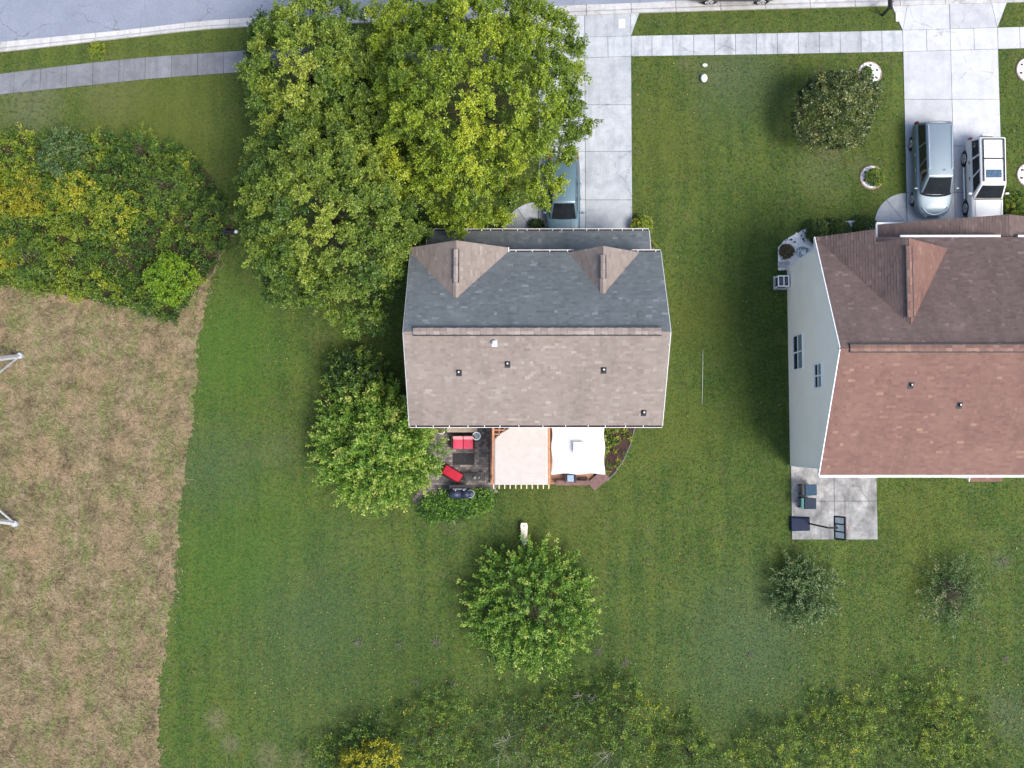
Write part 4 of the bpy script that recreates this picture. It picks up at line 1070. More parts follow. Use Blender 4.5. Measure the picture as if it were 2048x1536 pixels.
# --- mulch bed with curved dark edging right of the canopy
BED = [(4.5, 1.1), P2(1270, 852), P2(1262, 885), P2(1248, 918), P2(1230, 945), P2(1213, 962), P2(1208, 955), (4.5, -1.2)]
bed = MB().prism(BED, -0.02, 0.03).build('mulch_bed', M['mulch'])
tag(bed, 'dark mulch planting bed with curved edging beside the canopy', 'planting bed', kind='structure')
ed = [Vector((*p, 0.03)) for p in BED[1:6]]
edp = []
for i in range(len(ed) - 1):
    for t in range(4): edp.append(ed[i].lerp(ed[i + 1], t / 4))
edp.append(ed[-1])
MB().tube(edp, 0.05, 6).build('edging', M['stone_g'], bed, True)
BED2 = [P2(838, 1012), P2(868, 985), P2(985, 984), P2(990, 1000), P2(965, 1025), P2(900, 1042), P2(850, 1035)]
tag(MB().prism(BED2, -0.02, 0.02).build('mulch_bed', M['mulch']), 'shaded mulch bed of low plants below the patio', 'planting bed', kind='structure')
BED3 = [(6.25, 11.6), (7.0, 11.4), (7.5, 10.2), (7.6, 8.8), (6.75, 8.8), (6.6, 10.1), (6.25, 10.1)]
tag(MB().prism(BED3, -0.02, 0.025).build('mulch_bed', M['redmulch']), 'red brown mulch bed at the garage corner', 'planting bed', kind='structure')

# ================================================================== THINGS AROUND THE WHITE HOUSE
def gravel(parent, poly, n, mat, r0=0.03, r1=0.07, z=0.02, seed=1):
    r = np.random.default_rng(seed)
    a = np.array(poly); lo, hi = a.min(0), a.max(0)
    X = r.uniform(lo[0], hi[0], n * 3); Y = r.uniform(lo[1], hi[1], n * 3)
    k = inpoly(poly, X, Y); X, Y = X[k][:n], Y[k][:n]
    b = MB()
    for x, y in zip(X, Y):
        s = r.uniform(r0, r1)
        b.ball((x, y, z + s * 0.3), (s * r.uniform(0.7, 1.2), s * r.uniform(0.7, 1.2), s * 0.7), 5, 3)
    o = b.build('gravel', mat, parent); o['kind'] = 'stuff'
    return o
RB = [P2(1556, 540), P2(1556, 495), P2(1572, 478), P2(1610, 458), P2(1640, 448), P2(1690, 442), P2(1745, 440), P2(1760, 470), (18.3, 9.4), (14.4, 9.4), P2(1578, 540)]
rb = MB().prism(RB, -0.02, 0.02).build('stone_bed', M['stone_w'])
tag(rb, 'white stone planting bed at the white house corner', 'planting bed', kind='structure')
gravel(rb, RB, 900, M['stone_w'], 0.03, 0.07, 0.02, 3)
gravel(rb, [P2(1560, 480), P2(1640, 445), P2(1690, 445), P2(1640, 470), P2(1575, 500)], 40, M['stone_g'], 0.04, 0.07, 0.05, 4)
# stone rings in the lawn
def stone_ring(px, py, r, label, seed):
    q = P(px, py); e = empty('stone_ring_bed', (q.x, q.y, 0), label, 'planting bed', 'white stone rings in the lawn')
    poly = [(q.x + r * math.cos(a) * 0.98, q.y + r * math.sin(a) * 0.98) for a in np.linspace(0, 2 * math.pi, 20)[:-1]]
    MB().prism(poly, -0.02, 0.03).build('stone_fill', M['stone_w'], e)
    gravel(e, poly, 220, M['stone_w'], 0.025, 0.05, 0.03, seed)
    MB().ring((q.x, q.y, 0.03), r, 0.045, 24, 5).build('edging', simple('pink_grey_edging', (0.30, 0.22, 0.21), 0.85), e)
    rr = random.Random(seed)
    for k in range(6):
        a = k * 1.05 + 0.4
        c = (q.x + 0.70 * r * math.cos(a), q.y + 0.70 * r * math.sin(a), 0.07)
        MB().ball(c, (0.08, 0.07, 0.06), 7, 4).build('dark_stone', M['stone_g'], e)
stone_ring(1739, 147, 0.62, 'round white stone bed half under the round tree', 1)
stone_ring(1743, 355, 0.62, 'round white stone bed with a shrub near the silver van', 2)
stone_ring(2057, 140, 0.66, 'round white stone bed cut by the frame near the street', 3)
stone_ring(2057, 350, 0.62, 'round white stone bed cut by the frame beside the white car', 4)
# coiled hose on the stones
hs = []
q = P(1606, 505)
for i in range(120):
    a = i * 0.21; r_ = 0.22 + 0.10 * math.sin(i * 0.37) + 0.0012 * i
    hs.append((q.x + r_ * math.cos(a), q.y + r_ * 0.8 * math.sin(a), 0.06 + 0.0012 * i))
tag(MB().tube(hs, 0.013, 5).build('garden_hose', simple('teal_hose', (0.03, 0.17, 0.17), 0.5, 0.4), None, True), 'coiled teal garden hose on the white stones', 'hose')
# splash block and AC unit
sbk = P(1567, 530)
spb = empty('splash_block', (sbk.x, sbk.y, 0.0), 'pale splash block at the white house corner', 'splash block')
MB().box((sbk.x, sbk.y, 0.05), (0.62, 0.30, 0.06)).build('base', M['kerb'], spb, bevel=0.01)
for s_ in (-1, 1): MB().box((sbk.x, sbk.y + s_ * 0.13, 0.10), (0.62, 0.04, 0.06)).build('side_lip', M['kerb'], spb)
q = P(1567, 562, 0.7)
ac = empty('air_conditioner', (q.x, q.y, 0), 'white framed air conditioner unit against the white house', 'air conditioner')
MB().box((q.x, q.y, 0.05), (0.72, 0.72, 0.10)).build('pad', M['walk'], ac)
MB().box((q.x, q.y, 0.38), (0.52, 0.52, 0.56)).build('coil', M['dark'], ac)
for sx in (-1, 1):
    for sy in (-1, 1): MB().box((q.x + sx * 0.27, q.y + sy * 0.27, 0.40), (0.05, 0.05, 0.60)).build('corner_post', M['white'], ac)
    MB().box((q.x + sx * 0.27, q.y, 0.71), (0.06, 0.58, 0.05)).build('top_rail', M['white'], ac)
    MB().box((q.x, q.y + sx * 0.27, 0.71), (0.48, 0.06, 0.05)).build('top_rail', M['white'], ac)
MB().box((q.x + 0.02, q.y, 0.71), (0.05, 0.48, 0.04)).build('top_bar', M['white'], ac)
for k in range(3): MB().ring((q.x, q.y, 0.70), 0.07 + 0.06 * k, 0.006, 18, 4).build('grille_ring', M['steel'], ac)
# wheeled bins
def bin_(px, py, label, lid, body, rz):
    q = P(px, py, 1.0); e = empty('wheeled_bin', (q.x, q.y, 0.06), label, 'bin', 'wheeled bins on the patio', rz)
    b = MB(); w0, w1, d0, d1 = 0.22, 0.28, 0.24, 0.32
    b.hexa([(-d0, -w0, 0.06), (d0, -w0, 0.06), (d0, w0, 0.06), (-d0, w0, 0.06)], [(-d1, -w1, 0.92), (d1, -w1, 0.92), (d1, w1, 0.92), (-d1, w1, 0.92)])
    b.build('body', body, e, bevel=0.02)
    l = MB(); l.hexa([(-0.30, -0.30, 0.925), (0.34, -0.29, 0.925), (0.34, 0.29, 0.925), (-0.30, 0.30, 0.925)], [(-0.28, -0.28, 1.02), (0.27, -0.26, 0.985), (0.27, 0.26, 0.985), (-0.28, 0.28, 1.02)])
    l.build('lid', lid, e, bevel=0.02)
    MB().tube([(-0.33, -0.26, 0.93), (-0.46, -0.26, 0.98), (-0.46, 0.26, 0.98), (-0.33, 0.26, 0.93)], 0.022, 6).build('handle', body, e)
    MB().box((-0.37, 0, 0.95), (0.10, 0.50, 0.04)).build('hinge', body, e)
    for s_ in (-1, 1): MB().cyl((-0.28, s_ * 0.27, 0.12), (-0.28, s_ * 0.21, 0.12), 0.12, None, 14).build('wheel', M['black'], e)
bin_(1621, 980, 'wheeled bin with the plain blue lid nearest the house', simple('slate_blue_lid', (0.022, 0.050, 0.085), 0.7, 0.2), M['black'], 0.02)
bin_(1620, 1007, 'wheeled bin with teal handle side and dark lid', simple('dark_blue_lid', (0.018, 0.028, 0.048), 0.7, 0.2), simple('teal_bin_plastic', (0.02, 0.13, 0.11), 0.5), -0.02)
# portable basketball hoop
hb = P(1602, 1048, 0.2)
bh = empty('basketball_hoop', (hb.x, hb.y, 0.06), 'portable basketball hoop with navy base on the stained patio', 'basketball hoop')
b = MB(); b.hexa([(hb.x - 0.56, hb.y - 0.40, 0.065), (hb.x + 0.52, hb.y - 0.38, 0.065), (hb.x + 0.52, hb.y + 0.38, 0.065), (hb.x - 0.56, hb.y + 0.40, 0.065)], [(hb.x - 0.52, hb.y - 0.34, 0.26), (hb.x + 0.42, hb.y - 0.28, 0.22), (hb.x + 0.42, hb.y + 0.28, 0.22), (hb.x - 0.52, hb.y + 0.34, 0.26)])
b.build('base', simple('navy_plastic', (0.010, 0.016, 0.040), 0.7, 0.2), bh, bevel=0.04)
pt = P(1664, 1056, 2.5); pb_ = Vector((hb.x + 0.45, hb.y + 0.02, 0.2))
MB().tube([pb_, pb_.lerp(Vector((pt.x - 0.15, pt.y, 2.45)), 0.7), Vector((pt.x - 0.15, pt.y, 2.45))], [0.045, 0.045, 0.04], 8).build('pole', M['black'], bh)
bc = P(1680, 1056, 2.62)
MB().beam((pt.x - 0.15, pt.y, 2.40), (bc.x - 0.06, bc.y, 2.52), 0.09, 0.10).build('bracket', M['black'], bh)
tl = R(26)
def bd_(y, z, sy, sz, th, dx=0.0):
    M4 = Matrix.Translation(bc) @ Matrix.Rotation(tl, 4, 'Y')
    x, yy, zz = th / 2, sy / 2, sz / 2
    c = [M4 @ Vector((dx + ax * x, y + ay * yy, z + az_ * zz)) for ax, ay, az_ in ((-1, -1, -1), (1, -1, -1), (1, 1, -1), (-1, 1, -1), (-1, -1, 1), (1, -1, 1), (1, 1, 1), (-1, 1, 1))]
    return MB().hexa(c[:4], c[4:])
bb = bd_(0, 0, 1.12, 0.74, 0.03)
bb = bb.build('backboard', simple('clear_grey_board', (0.52, 0.54, 0.54), 0.3, 0.5), bh)
for y, z, sy, sz in ((0, 0.35, 1.18, 0.09), (0, -0.35, 1.18, 0.09), (0.56, 0, 0.08, 0.62), (-0.56, 0, 0.08, 0.62), (0.19, 0, 0.06, 0.62), (-0.19, 0, 0.06, 0.62)):
    bd_(y, z, sy, sz, 0.06, -0.003).build('frame_bar', M['black'], bb)
bd_(0, -0.13, 0.30, 0.05, 0.045, -0.006).build('target_bar', M['white'], bb)
MB().ring((bc.x + 0.30, bc.y, 2.38), 0.225, 0.012, 22, 6).build('rim', simple('red_rim_paint', (0.45, 0.10, 0.08), 0.4), bh)
nt = MB()
for k in range(12):
    a = 2 * math.pi * k / 12
    for dk_ in (1, -1):
        a2 = a + dk_ * 0.5
        nt.tube([(bc.x + 0.30 + 0.22 * math.cos(a), bc.y + 0.22 * math.sin(a), 2.37), (bc.x + 0.30 + 0.13 * math.cos(a2), bc.y + 0.13 * math.sin(a2), 1.97)], 0.005, 3)
nt.build('net', M['white'], bh)
# mailbox
q = P(1765, 31)
mbx = empty('mailbox', (q.x, q.y, 0), 'black kerbside mailbox on a post in the grass verge', 'mailbox')
MB().box((q.x, q.y, 0.55), (0.10, 0.10, 1.10)).build('post', M['black'], mbx)
MB().box((q.x, q.y + 0.14, 1.02), (0.16, 0.46, 0.03)).build('bracket', M['black'], mbx)
b = MB(); n_ = 8; pr = [(-0.10, 1.04), (0.10, 1.04)] + [(0.10 * math.cos(math.pi * i / n_), 1.16 + 0.10 * math.sin(math.pi * i / n_)) for i in range(n_ + 1)]
k = len(pr); b.add([(q.x + a, q.y - 0.10, c) for a, c in pr] + [(q.x + a, q.y + 0.40, c) for a, c in pr], [tuple(range(k)), tuple(range(2 * k - 1, k - 1, -1))] + [(i, k + i, k + (i + 1) % k, (i + 1) % k) for i in range(k)])
b.build('box', M['black'], mbx)
MB().box((q.x + 0.115, q.y + 0.22, 1.24), (0.012, 0.05, 0.14)).build('flag', simple('red_flag', (0.4, 0.02, 0.02)), mbx)
# white stones / ball by the sidewalk
tag(MB().ball((P(1407, 158).x, P(1407, 158).y, 0.13), (0.19, 0.23, 0.15), 12, 8).build('white_rock', M['stone_w'], None, True), 'larger white rock on the lawn below the sidewalk', 'rock', 'white rocks on the front lawn')
tag(MB().ball((P(1409, 131).x, P(1409, 131).y, 0.05), (0.16, 0.11, 0.08), 9, 6).build('white_rock', simple('pale_green_rock', (0.50, 0.55, 0.46), 0.8), None, True), 'smaller pale rock close under the sidewalk edge', 'rock', 'white rocks on the front lawn')
# pale cord stretched on the lawn between the houses
tag(MB().tube([P(1406, 700, 0.05), P(1405.5, 735, 0.05), P(1405, 770, 0.05), P(1404, 808, 0.05)], [0.008, 0.013, 0.013, 0.008], 5).build('lawn_cord', simple('pale_cord', (0.42, 0.44, 0.40), 0.7)), 'thin pale cord stretched over the lawn between the houses', 'cord')
# fallen marker post at the thicket corner
q = P(461, 463, 0.15)
mp = empty('marker_post', (q.x, q.y, 0), 'short dark post with white cap lying at the thicket corner', 'post')
MB().tube([(q.x - 0.35, q.y, 0.16), (q.x + 0.27, q.y - 0.02, 0.22)], 0.10, 10).build('post', simple('blue_black_post', (0.022, 0.024, 0.04), 0.5), mp)
MB().tube([(q.x + 0.275, q.y - 0.02, 0.22), (q.x + 0.40, q.y - 0.03, 0.235)], [0.105, 0.09], 10).build('cap', M['white'], mp)

# ---------------------------------------------------------------- steel lattice tower (two of its feet stand in the field)
f0, f1 = P(43, 712), P(36, 1047)
bs = f0.y - f1.y; cxT, cyT = f0.x - bs / 2, (f0.y + f1.y) / 2
tw = empty('lattice_tower', (cxT, cyT, 0), 'galvanised steel lattice tower with feet in the dry field', 'tower')
def leg_at(sx, sy, z):
    k = max(0.14, 1 - z / 26.0)
    return Vector((cxT + sx * bs / 2 * k, cyT + sy * bs / 2 * k, z))
lv = [0.0, 7.0, 12.5, 17.0, 20.5, 23.0, 26.0]
for sx in (-1, 1):
    for sy in (-1, 1):
        MB().beam(leg_at(sx, sy, 0.1), leg_at(sx, sy, 22), 0.17, 0.17).build('leg', M['steel'], tw)
        c = leg_at(sx, sy, 0); MB().cyl((c.x, c.y, -0.05), (c.x, c.y, 0.25), 0.16, None, 12).build('footing', M['walk'], tw)
for (a, c) in (((1, 1), (1, -1)), ((-1, 1), (-1, -1)), ((1, 1), (-1, 1)), ((1, -1), (-1, -1))):
    for z0, z1 in zip(lv[:-2], lv[1:-1]):
        MB().beam(leg_at(*a, z0 + 0.15), (leg_at(*a, z1) + leg_at(*c, z1)) / 2 if z0 == 0 else leg_at(*c, z1), 0.075, 0.075).build('brace', M['steel'], tw)
        MB().beam(leg_at(*c, z0 + 0.15), (leg_at(*a, z1) + leg_at(*c, z1)) / 2 if z0 == 0 else leg_at(*a, z1), 0.075, 0.075).build('brace', M['steel'], tw)
        MB().beam(leg_at(*a, z1), leg_at(*c, z1), 0.11, 0.11).build('cross_brace', M['steel'], tw)
for z in (18.5, 21.5): MB().beam((cxT, cyT - 5.5, z), (cxT, cyT + 5.5, z), 0.3, 0.3).build('cross_arm', M['steel'], tw)

# ================================================================== VEHICLES (local frame: front towards -Y, wheels on z = 0)
def paint(name, c, metal=0.3, rough=0.28):
    m = NT(name); m.base(m.ramp(m.noise(2.0, 3, 0.5, m.obj()), [(0.3, tuple(x * 0.95 for x in c)), (0.7, c)])); m.rough(rough, 0.5, metal)
    m.b.inputs['Coat Weight'].default_value = 0.25; m.b.inputs['Coat Roughness'].default_value = 0.12
    return m.m
M['carglass'] = simple('car_glass', (0.012, 0.014, 0.017), 0.08, 0.6, 0, 0.3, 3)
M['tyre'] = simple('tyre_rubber', (0.015, 0.015, 0.016), 0.85, 0.2)
M['alloy'] = simple('alloy_wheel', (0.55, 0.56, 0.58), 0.35, 0.5, 0.5)
M['lamp'] = simple('headlamp_lens', (0.62, 0.66, 0.70), 0.15, 0.6)
M['tail'] = simple('tail_lamp', (0.28, 0.015, 0.02), 0.25, 0.5)
M['chrome'] = simple('chrome', (0.70, 0.72, 0.74), 0.2, 0.5, 0.7)
def car(name, label, loc, rz, pm, body, cab, wheels, rw, opts):
    """body: stations (y, half width, z low, z top); cab: dict of greenhouse outline; wheels: (y front, y rear, half track)"""
    e = empty(name, loc, label, opts.get('cat', 'car'), None, rz if abs(rz) > 1e-6 else 1e-6)
    b = MB(); vs = []; ring = 0
    for (y, w, zl, zt) in body:
        h = zt - zl
        half = [(0.0, zl), (0.80 * w, zl), (0.95 * w, zl + 0.10 * h), (w, zl + 0.32 * h), (w, zl + 0.62 * h), (0.975 * w, zl + 0.86 * h), (0.90 * w, zl + 0.97 * h), (0.62 * w, zt + 0.012), (0.30 * w, zt + 0.03), (0.0, zt + 0.035)]
        full = half + [(-x, z) for x, z in half[-2:0:-1]]
        ring = len(full); vs += [(x, y, z) for x, z in full]
    fs = []
    for i in range(len(body) - 1):
        for k in range(ring):
            fs.append((i * ring + k, i * ring + (k + 1) % ring, (i + 1) * ring + (k + 1) % ring, (i + 1) * ring + k))
    fs += [tuple(range(ring - 1, -1, -1)), tuple((len(body) - 1) * ring + k for k in range(ring))]
    b.add(vs, [f[::-1] for f in fs])
    bo = b.build('body', pm, e, True, subsurf=1)
    # greenhouse
    C = cab; zb, zr = C['zb'], C['zr']
    lo = [(-C['wf'], C['fb'], zb), (C['wf'], C['fb'], zb), (C['wr'], C['rb'], zb), (-C['wr'], C['rb'], zb)]
    hi = [(-C['tf'], C['ft'], zr - 0.02), (C['tf'], C['ft'], zr - 0.02), (C['tr'], C['rt'], zr), (-C['tr'], C['rt'], zr)]
    g_ = MB().hexa(lo, hi)
    cb = g_.build('cabin', pm, e, True, bevel=0.07)
    lo = [Vector(p) for p in lo]; hi = [Vector(p) for p in hi]
    def pane(a, b_, c, d, u0, u1, v0, v1, nm, mat, off=0.012, nu=1, bow=0.0):
        n = (b_ - a).cross(d - a).normalized()
        q = lambda u, v: a.lerp(b_, u).lerp(d.lerp(c, u), v)
        m_ = MB(); vs_ = []
        for i in range(nu + 1):
            u = u0 + (u1 - u0) * i / nu
            bw = n * (off + bow * math.sin(math.pi * i / nu))
            vs_ += [q(u, v0) + bw, q(u, v1) + bw]
        fs_ = [(2 * i, 2 * i + 2, 2 * i + 3, 2 * i + 1) for i in range(nu)]
        m_.add(vs_, fs_)
        o_ = m_.build(nm, mat, e)
        o_.modifiers.new('solid', 'SOLIDIFY').thickness = 0.008
        return o_
    pane(lo[0], lo[1], hi[1], hi[0], 0.07, 0.93, 0.05, 0.93, 'windshield', M['carglass'], 0.012, 8, C.get('bow', 0.05))
    pane(lo[2], lo[3], hi[3], hi[2], 0.12, 0.88, 0.25, 0.86, 'rear_window', M['carglass'])
    for (a, b_, c, d) in ((lo[3], lo[0], hi[0], hi[3]), (lo[1], lo[2], hi[2], hi[1])):
        spans = C['side']
        flip = a is lo[1]
        for (u0, u1) in spans:
            if flip: u0, u1 = 1 - u1, 1 - u0
            pane(a, b_, c, d, u0, u1, 0.12, 0.86, 'side_window', M['carglass'])
    yf, yr, tr = wheels
    for y in (yf, yr):
        for s in (-1, 1):
            MB().cyl((s * (tr - 0.12), y, rw + 0.02), (s * (tr + 0.004), y, rw + 0.02), rw * 1.16, None, 20).build('wheel_arch', M['black'], e)
            wh = MB().tube([(s * (tr - 0.19), y, rw), (s * (tr - 0.17), y, rw), (s * (tr + 0.01), y, rw), (s * (tr + 0.03), y, rw)], [rw * 0.92, rw, rw, rw * 0.92], 22).build('wheel', M['tyre'], e, True)
            MB().cyl((s * (tr + 0.02), y, rw), (s * (tr + 0.036), y, rw), rw * 0.66, rw * 0.62, 18).build('rim', M['dark'], wh)
            sp = MB()
            for k in range(5):
                a = 2 * math.pi * k / 5
                sp.beam((s * (tr + 0.042), y, rw), (s * (tr + 0.042), y + rw * 0.6 * math.cos(a), rw + rw * 0.6 * math.sin(a)), 0.05 if abs(math.sin(a)) < 2 else 0, 0.085)
            sp.ring((s * (tr + 0.04), y, rw), rw * 0.62, 0.018, 20, 5, 'X')
            sp.build('spokes', M['alloy'], wh)
    my = C['fb'] + C.get('my', 0.45)
    for s in (-1, 1):
        MB().box((s * (body[len(body) // 2][1] + 0.10), my, zb + 0.06), (0.20, 0.10, 0.14)).build('mirror', opts.get('mirror', pm), e, True, bevel=0.03)
    f = body[1]; r_ = body[-2]
    for s in (-1, 1):
        w = f[1]
        MB().box((s * w * 0.74, body[0][0] + 0.13, f[2] + (f[3] - f[2]) * 0.78), (w * 0.42, 0.20, 0.13), -s * R(-16)).build('headlight', M['lamp'], e, True, bevel=0.03)
        MB().box((s * r_[1] * 0.92, body[-1][0] - 0.03, r_[2] + (r_[3] - r_[2]) * 0.80), (0.14, 0.10, 0.30)).build('tail_light', M['tail'], e, bevel=0.02)
    MB().box((0, body[0][0] - 0.005, f[2] + 0.10), (f[1] * 1.5, 0.07, 0.16)).build('front_bumper', opts.get('bumper', pm), e, True, bevel=0.03)
    MB().box((0, body[-1][0] + 0.01, r_[2] + 0.14), (r_[1] * 1.7, 0.12, 0.18)).build('rear_bumper', opts.get('bumper', pm), e, True, bevel=0.03)
    MB().box((0, body[0][0] - 0.012, f[2] + 0.16 + 0.16), (f[1] * 0.9, 0.05, 0.10)).build('grille', M['black'], e)
    for s in (-1, 1):
        for y in opts.get('handles', ()):
            MB().box((s * (body[len(body) // 2][1] + 0.012), y, zb - 0.12), (0.03, 0.16, 0.035)).build('door_handle', opts.get('hmat', pm), e)
    if opts.get('strip'):
        for s in (-1, 1): MB().box((s * (body[len(body) // 2][1] + 0.004), (yf + yr) / 2, opts['strip']), (0.02, yr - yf - 0.9, 0.06)).build('side_trim', M['chrome'], e)
    return e
# silver minivan
vl = P(1815, 292); vf = P(1818, 402)
vx = vl.x + 0.99; y_r, y_f = vl.y, vf.y
M['p_silver'] = paint('silver_blue_metallic', (0.19, 0.24, 0.275), 0.45, 0.45)
def st(y0, y1, w, tops, zl=0.24):
    L = y1 - y0
    return [(y0 + L * u, w * k, zl + d, t) for u, k, d, t in tops]
van = car('minivan', 'silver blue minivan parked on the bright driveway', (vx, (y_r + y_f) / 2, 0.036), 0, M['p_silver'],
    st(-2.52, 2.52, 0.985, [(0.0, 0.42, 0.20, 0.64), (0.010, 0.60, 0.06, 0.72), (0.035, 0.77, 0.0, 0.80), (0.08, 0.90, 0.0, 0.87), (0.14, 0.97, 0.0, 0.94), (0.20, 1.0, 0.0, 1.0), (0.26, 1.0, 0.0, 1.06), (0.5, 1.0, 0.0, 1.08), (0.8, 1.0, 0.0, 1.09), (0.95, 0.97, 0.0, 1.06), (0.985, 0.93, 0.04, 1.0), (1.0, 0.86, 0.12, 0.92)]),
    dict(zb=1.06, zr=1.76, wf=0.84, wr=0.90, tf=0.66, tr=0.70, fb=-1.42, ft=-0.62, rb=2.44, rt=2.20, side=[(0.04, 0.34), (0.37, 0.62), (0.65, 0.90)], bow=0.10, my=0.30),
    ((y_f - y_r) / 2, (y_r - y_f) / 2, 0.94), 0.335, dict(cat='minivan', handles=(-0.1, 0.75), bumper=M['p_silver']))
for s in (-1, 1):
    MB().tube([(s * 0.60, -0.25, 1.775), (s * 0.60, -0.18, 1.81), (s * 0.62, 1.95, 1.82), (s * 0.62, 2.05, 1.785)], 0.018, 6).build('roof_rail', M['chrome'], van)
MB().tube([(0.16, -0.33, 1.755), (0.17, -0.28, 1.90)], [0.02, 0.008], 6).build('antenna', M['black'], van)
arc = [(0.92 * math.sin(a), -2.47 + 0.38 * (1 - math.cos(a)), 0.72) for a in np.linspace(-1.25, 1.25, 15)]
MB().tube([(x * 0.76, y + 0.03 + 0.10 * (x / 0.9) ** 2, z + 0.05 + 0.16 * (x / 0.9) ** 2) for x, y, z in arc], 0.032, 6).build('bonnet_trim', M['chrome'], van)
MB().tube([(0.80 * math.sin(a), -1.52 + 0.22 * (1 - math.cos(a)), 1.085) for a in np.linspace(-1.3, 1.3, 15)], 0.055, 6).build('cowl', M['black'], van)
for s in (-1, 1): MB().tube([(s * 0.30, -1.44, 1.11), (s * 0.30 + 0.42, -1.30, 1.22)], 0.014, 4).build('wiper', M['black'], van)
MB().tube([(-0.60, 2.22, 1.775), (0.0, 2.27, 1.785), (0.60, 2.22, 1.775)], 0.035, 6).build('rear_spoiler', M['p_silver'], van)
# white off-roader
sl_ = P(1920, 322); sf_ = P(1922, 420)
M['p_white'] = paint('white_car_paint', (0.66, 0.655, 0.63), 0.0, 0.3)
suv = car('off_road_car', 'white boxy off-road car with roof rack beside the silver minivan', (sl_.x + 0.90, (sl_.y + sf_.y) / 2, 0.036), 0, M['p_white'],
    st(-2.18, 2.28, 0.875, [(0.0, 0.90, 0.22, 0.86), (0.01, 0.95, 0.10, 0.98), (0.05, 0.98, 0.0, 1.06), (0.15, 0.99, 0.0, 1.08), (0.30, 1.0, 0.0, 1.10), (0.5, 1.0, 0.0, 1.11), (0.75, 1.0, 0.0, 1.11), (0.95, 0.99, 0.0, 1.10), (0.99, 0.97, 0.06, 1.06), (1.0, 0.93, 0.2, 1.0)], 0.36),
    dict(zb=1.09, zr=1.80, wf=0.80, wr=0.82, tf=0.66, tr=0.68, fb=-1.0, ft=-0.42, rb=2.22, rt=2.08, side=[(0.05, 0.33), (0.37, 0.64), (0.68, 0.93)], bow=0.02, my=0.25),
    ((sf_.y - sl_.y) / 2, (sl_.y - sf_.y) / 2, 0.85), 0.385, dict(cat='car', handles=(0.1, 0.95), bumper=M['alloy'], hmat=M['black']))
MB().tube([(-0.74, -1.04, 1.135), (0.74, -1.04, 1.135)], 0.03, 6).build('cowl', M['black'], suv)
for s in (-1, 1): MB().tube([(s * 0.66, -2.02, 1.10), (s * 0.70, -1.1, 1.135)], 0.010, 4).build('bonnet_gap', M['black'], suv)
for s in (-1, 1): MB().tube([(s * 0.54, -0.28, 1.84), (s * 0.54, 1.96, 1.86)], 0.032, 6).build('roof_rail', M['black'], suv)
for y in (0.92, 1.95): MB().tube([(-0.54, y, 1.86), (0.54, y, 1.86)], 0.034, 6).build('roof_bar', M['black'], suv)
for y in (1.35, 1.58): MB().tube([(-0.58, y, 1.835), (0.58, y + 0.02, 1.835)], 0.008, 5).build('luggage_strap', simple('grey_strap', (0.30, 0.29, 0.27)), suv)
MB().box((0.0, 0.14, 1.802), (0.80, 0.42, 0.012)).build('sunroof', simple('blue_tinted_sunroof', (0.04, 0.085, 0.14), 0.3, 0.5, 0, 0.6, 14), suv)
MB().box((0, 2.36, 1.0), (0.66, 0.16, 0.66)).build('spare_wheel_cover', M['p_white'], suv, True, bevel=0.08)
for s in (-1, 1): MB().tube([(s * 0.93, -0.85, 0.42), (s * 0.93, 0.85, 0.42)], 0.045, 8).build('running_board', M['chrome'], suv)
# blue car in the shade of the trees
bc_ = P(1127, 440, 0.9)
M['p_blue'] = paint('slate_blue_metallic', (0.09, 0.155, 0.19), 0.3, 0.35)
blu = car('hatchback_car', 'slate blue car parked in tree shade on the long driveway', (bc_.x, 12.85, 0.036), 0, M['p_blue'],
    st(-2.25, 2.25, 0.91, [(0.0, 0.62, 0.2, 0.62), (0.01, 0.75, 0.06, 0.70), (0.05, 0.90, 0.0, 0.78), (0.12, 0.97, 0.0, 0.86), (0.26, 1.0, 0.0, 0.95), (0.5, 1.0, 0.0, 0.97), (0.8, 1.0, 0.0, 1.0), (0.95, 0.96, 0.0, 0.98), (0.99, 0.92, 0.05, 0.92), (1.0, 0.85, 0.15, 0.84)]),
    dict(zb=0.95, zr=1.56, wf=0.76, wr=0.78, tf=0.60, tr=0.62, fb=-1.15, ft=-0.35, rb=2.18, rt=1.75, side=[(0.05, 0.33), (0.36, 0.62), (0.65, 0.90)], bow=0.07, my=0.35),
    (-1.38, 1.32, 0.86), 0.32, dict(cat='car', handles=(0.0, 0.8)))
for s in (-1, 1): MB().beam((s * 0.28, -2.05, 0.80), (s * 0.42, -1.22, 0.985), 0.02, 0.012).build('bonnet_crease', M['p_blue'], blu)
# black car on the street, mostly beyond the frame
w1, w2 = P(1415, 10), P(1520, 13)
M['p_black'] = paint('black_car_paint', (0.012, 0.010, 0.014), 0.2, 0.2)
cxk = (w1.x + w2.x) / 2
blk = car('black_car', 'black car parked at the kerb, cut off by the top edge', (cxk, w1.y + 0.88, 0.0), R(90), M['p_black'],
    st(-2.3, 2.3, 0.92, [(0.0, 0.70, 0.2, 0.72), (0.01, 0.80, 0.06, 0.84), (0.05, 0.93, 0.0, 0.92), (0.12, 0.97, 0.0, 0.98), (0.26, 1.0, 0.0, 1.04), (0.5, 1.0, 0.0, 1.06), (0.8, 1.0, 0.0, 1.08), (0.95, 0.97, 0.0, 1.05), (0.99, 0.93, 0.05, 1.0), (1.0, 0.86, 0.15, 0.9)]),
    dict(zb=1.04, zr=1.70, wf=0.78, wr=0.80, tf=0.62, tr=0.64, fb=-1.05, ft=-0.35, rb=2.2, rt=1.9, side=[(0.05, 0.33), (0.36, 0.62), (0.65, 0.90)], bow=0.06, my=0.35),
    (-1.42, 1.40, 0.87), 0.36, dict(cat='car', handles=(0.0, 0.85), hmat=M['chrome'], strip=0.40))

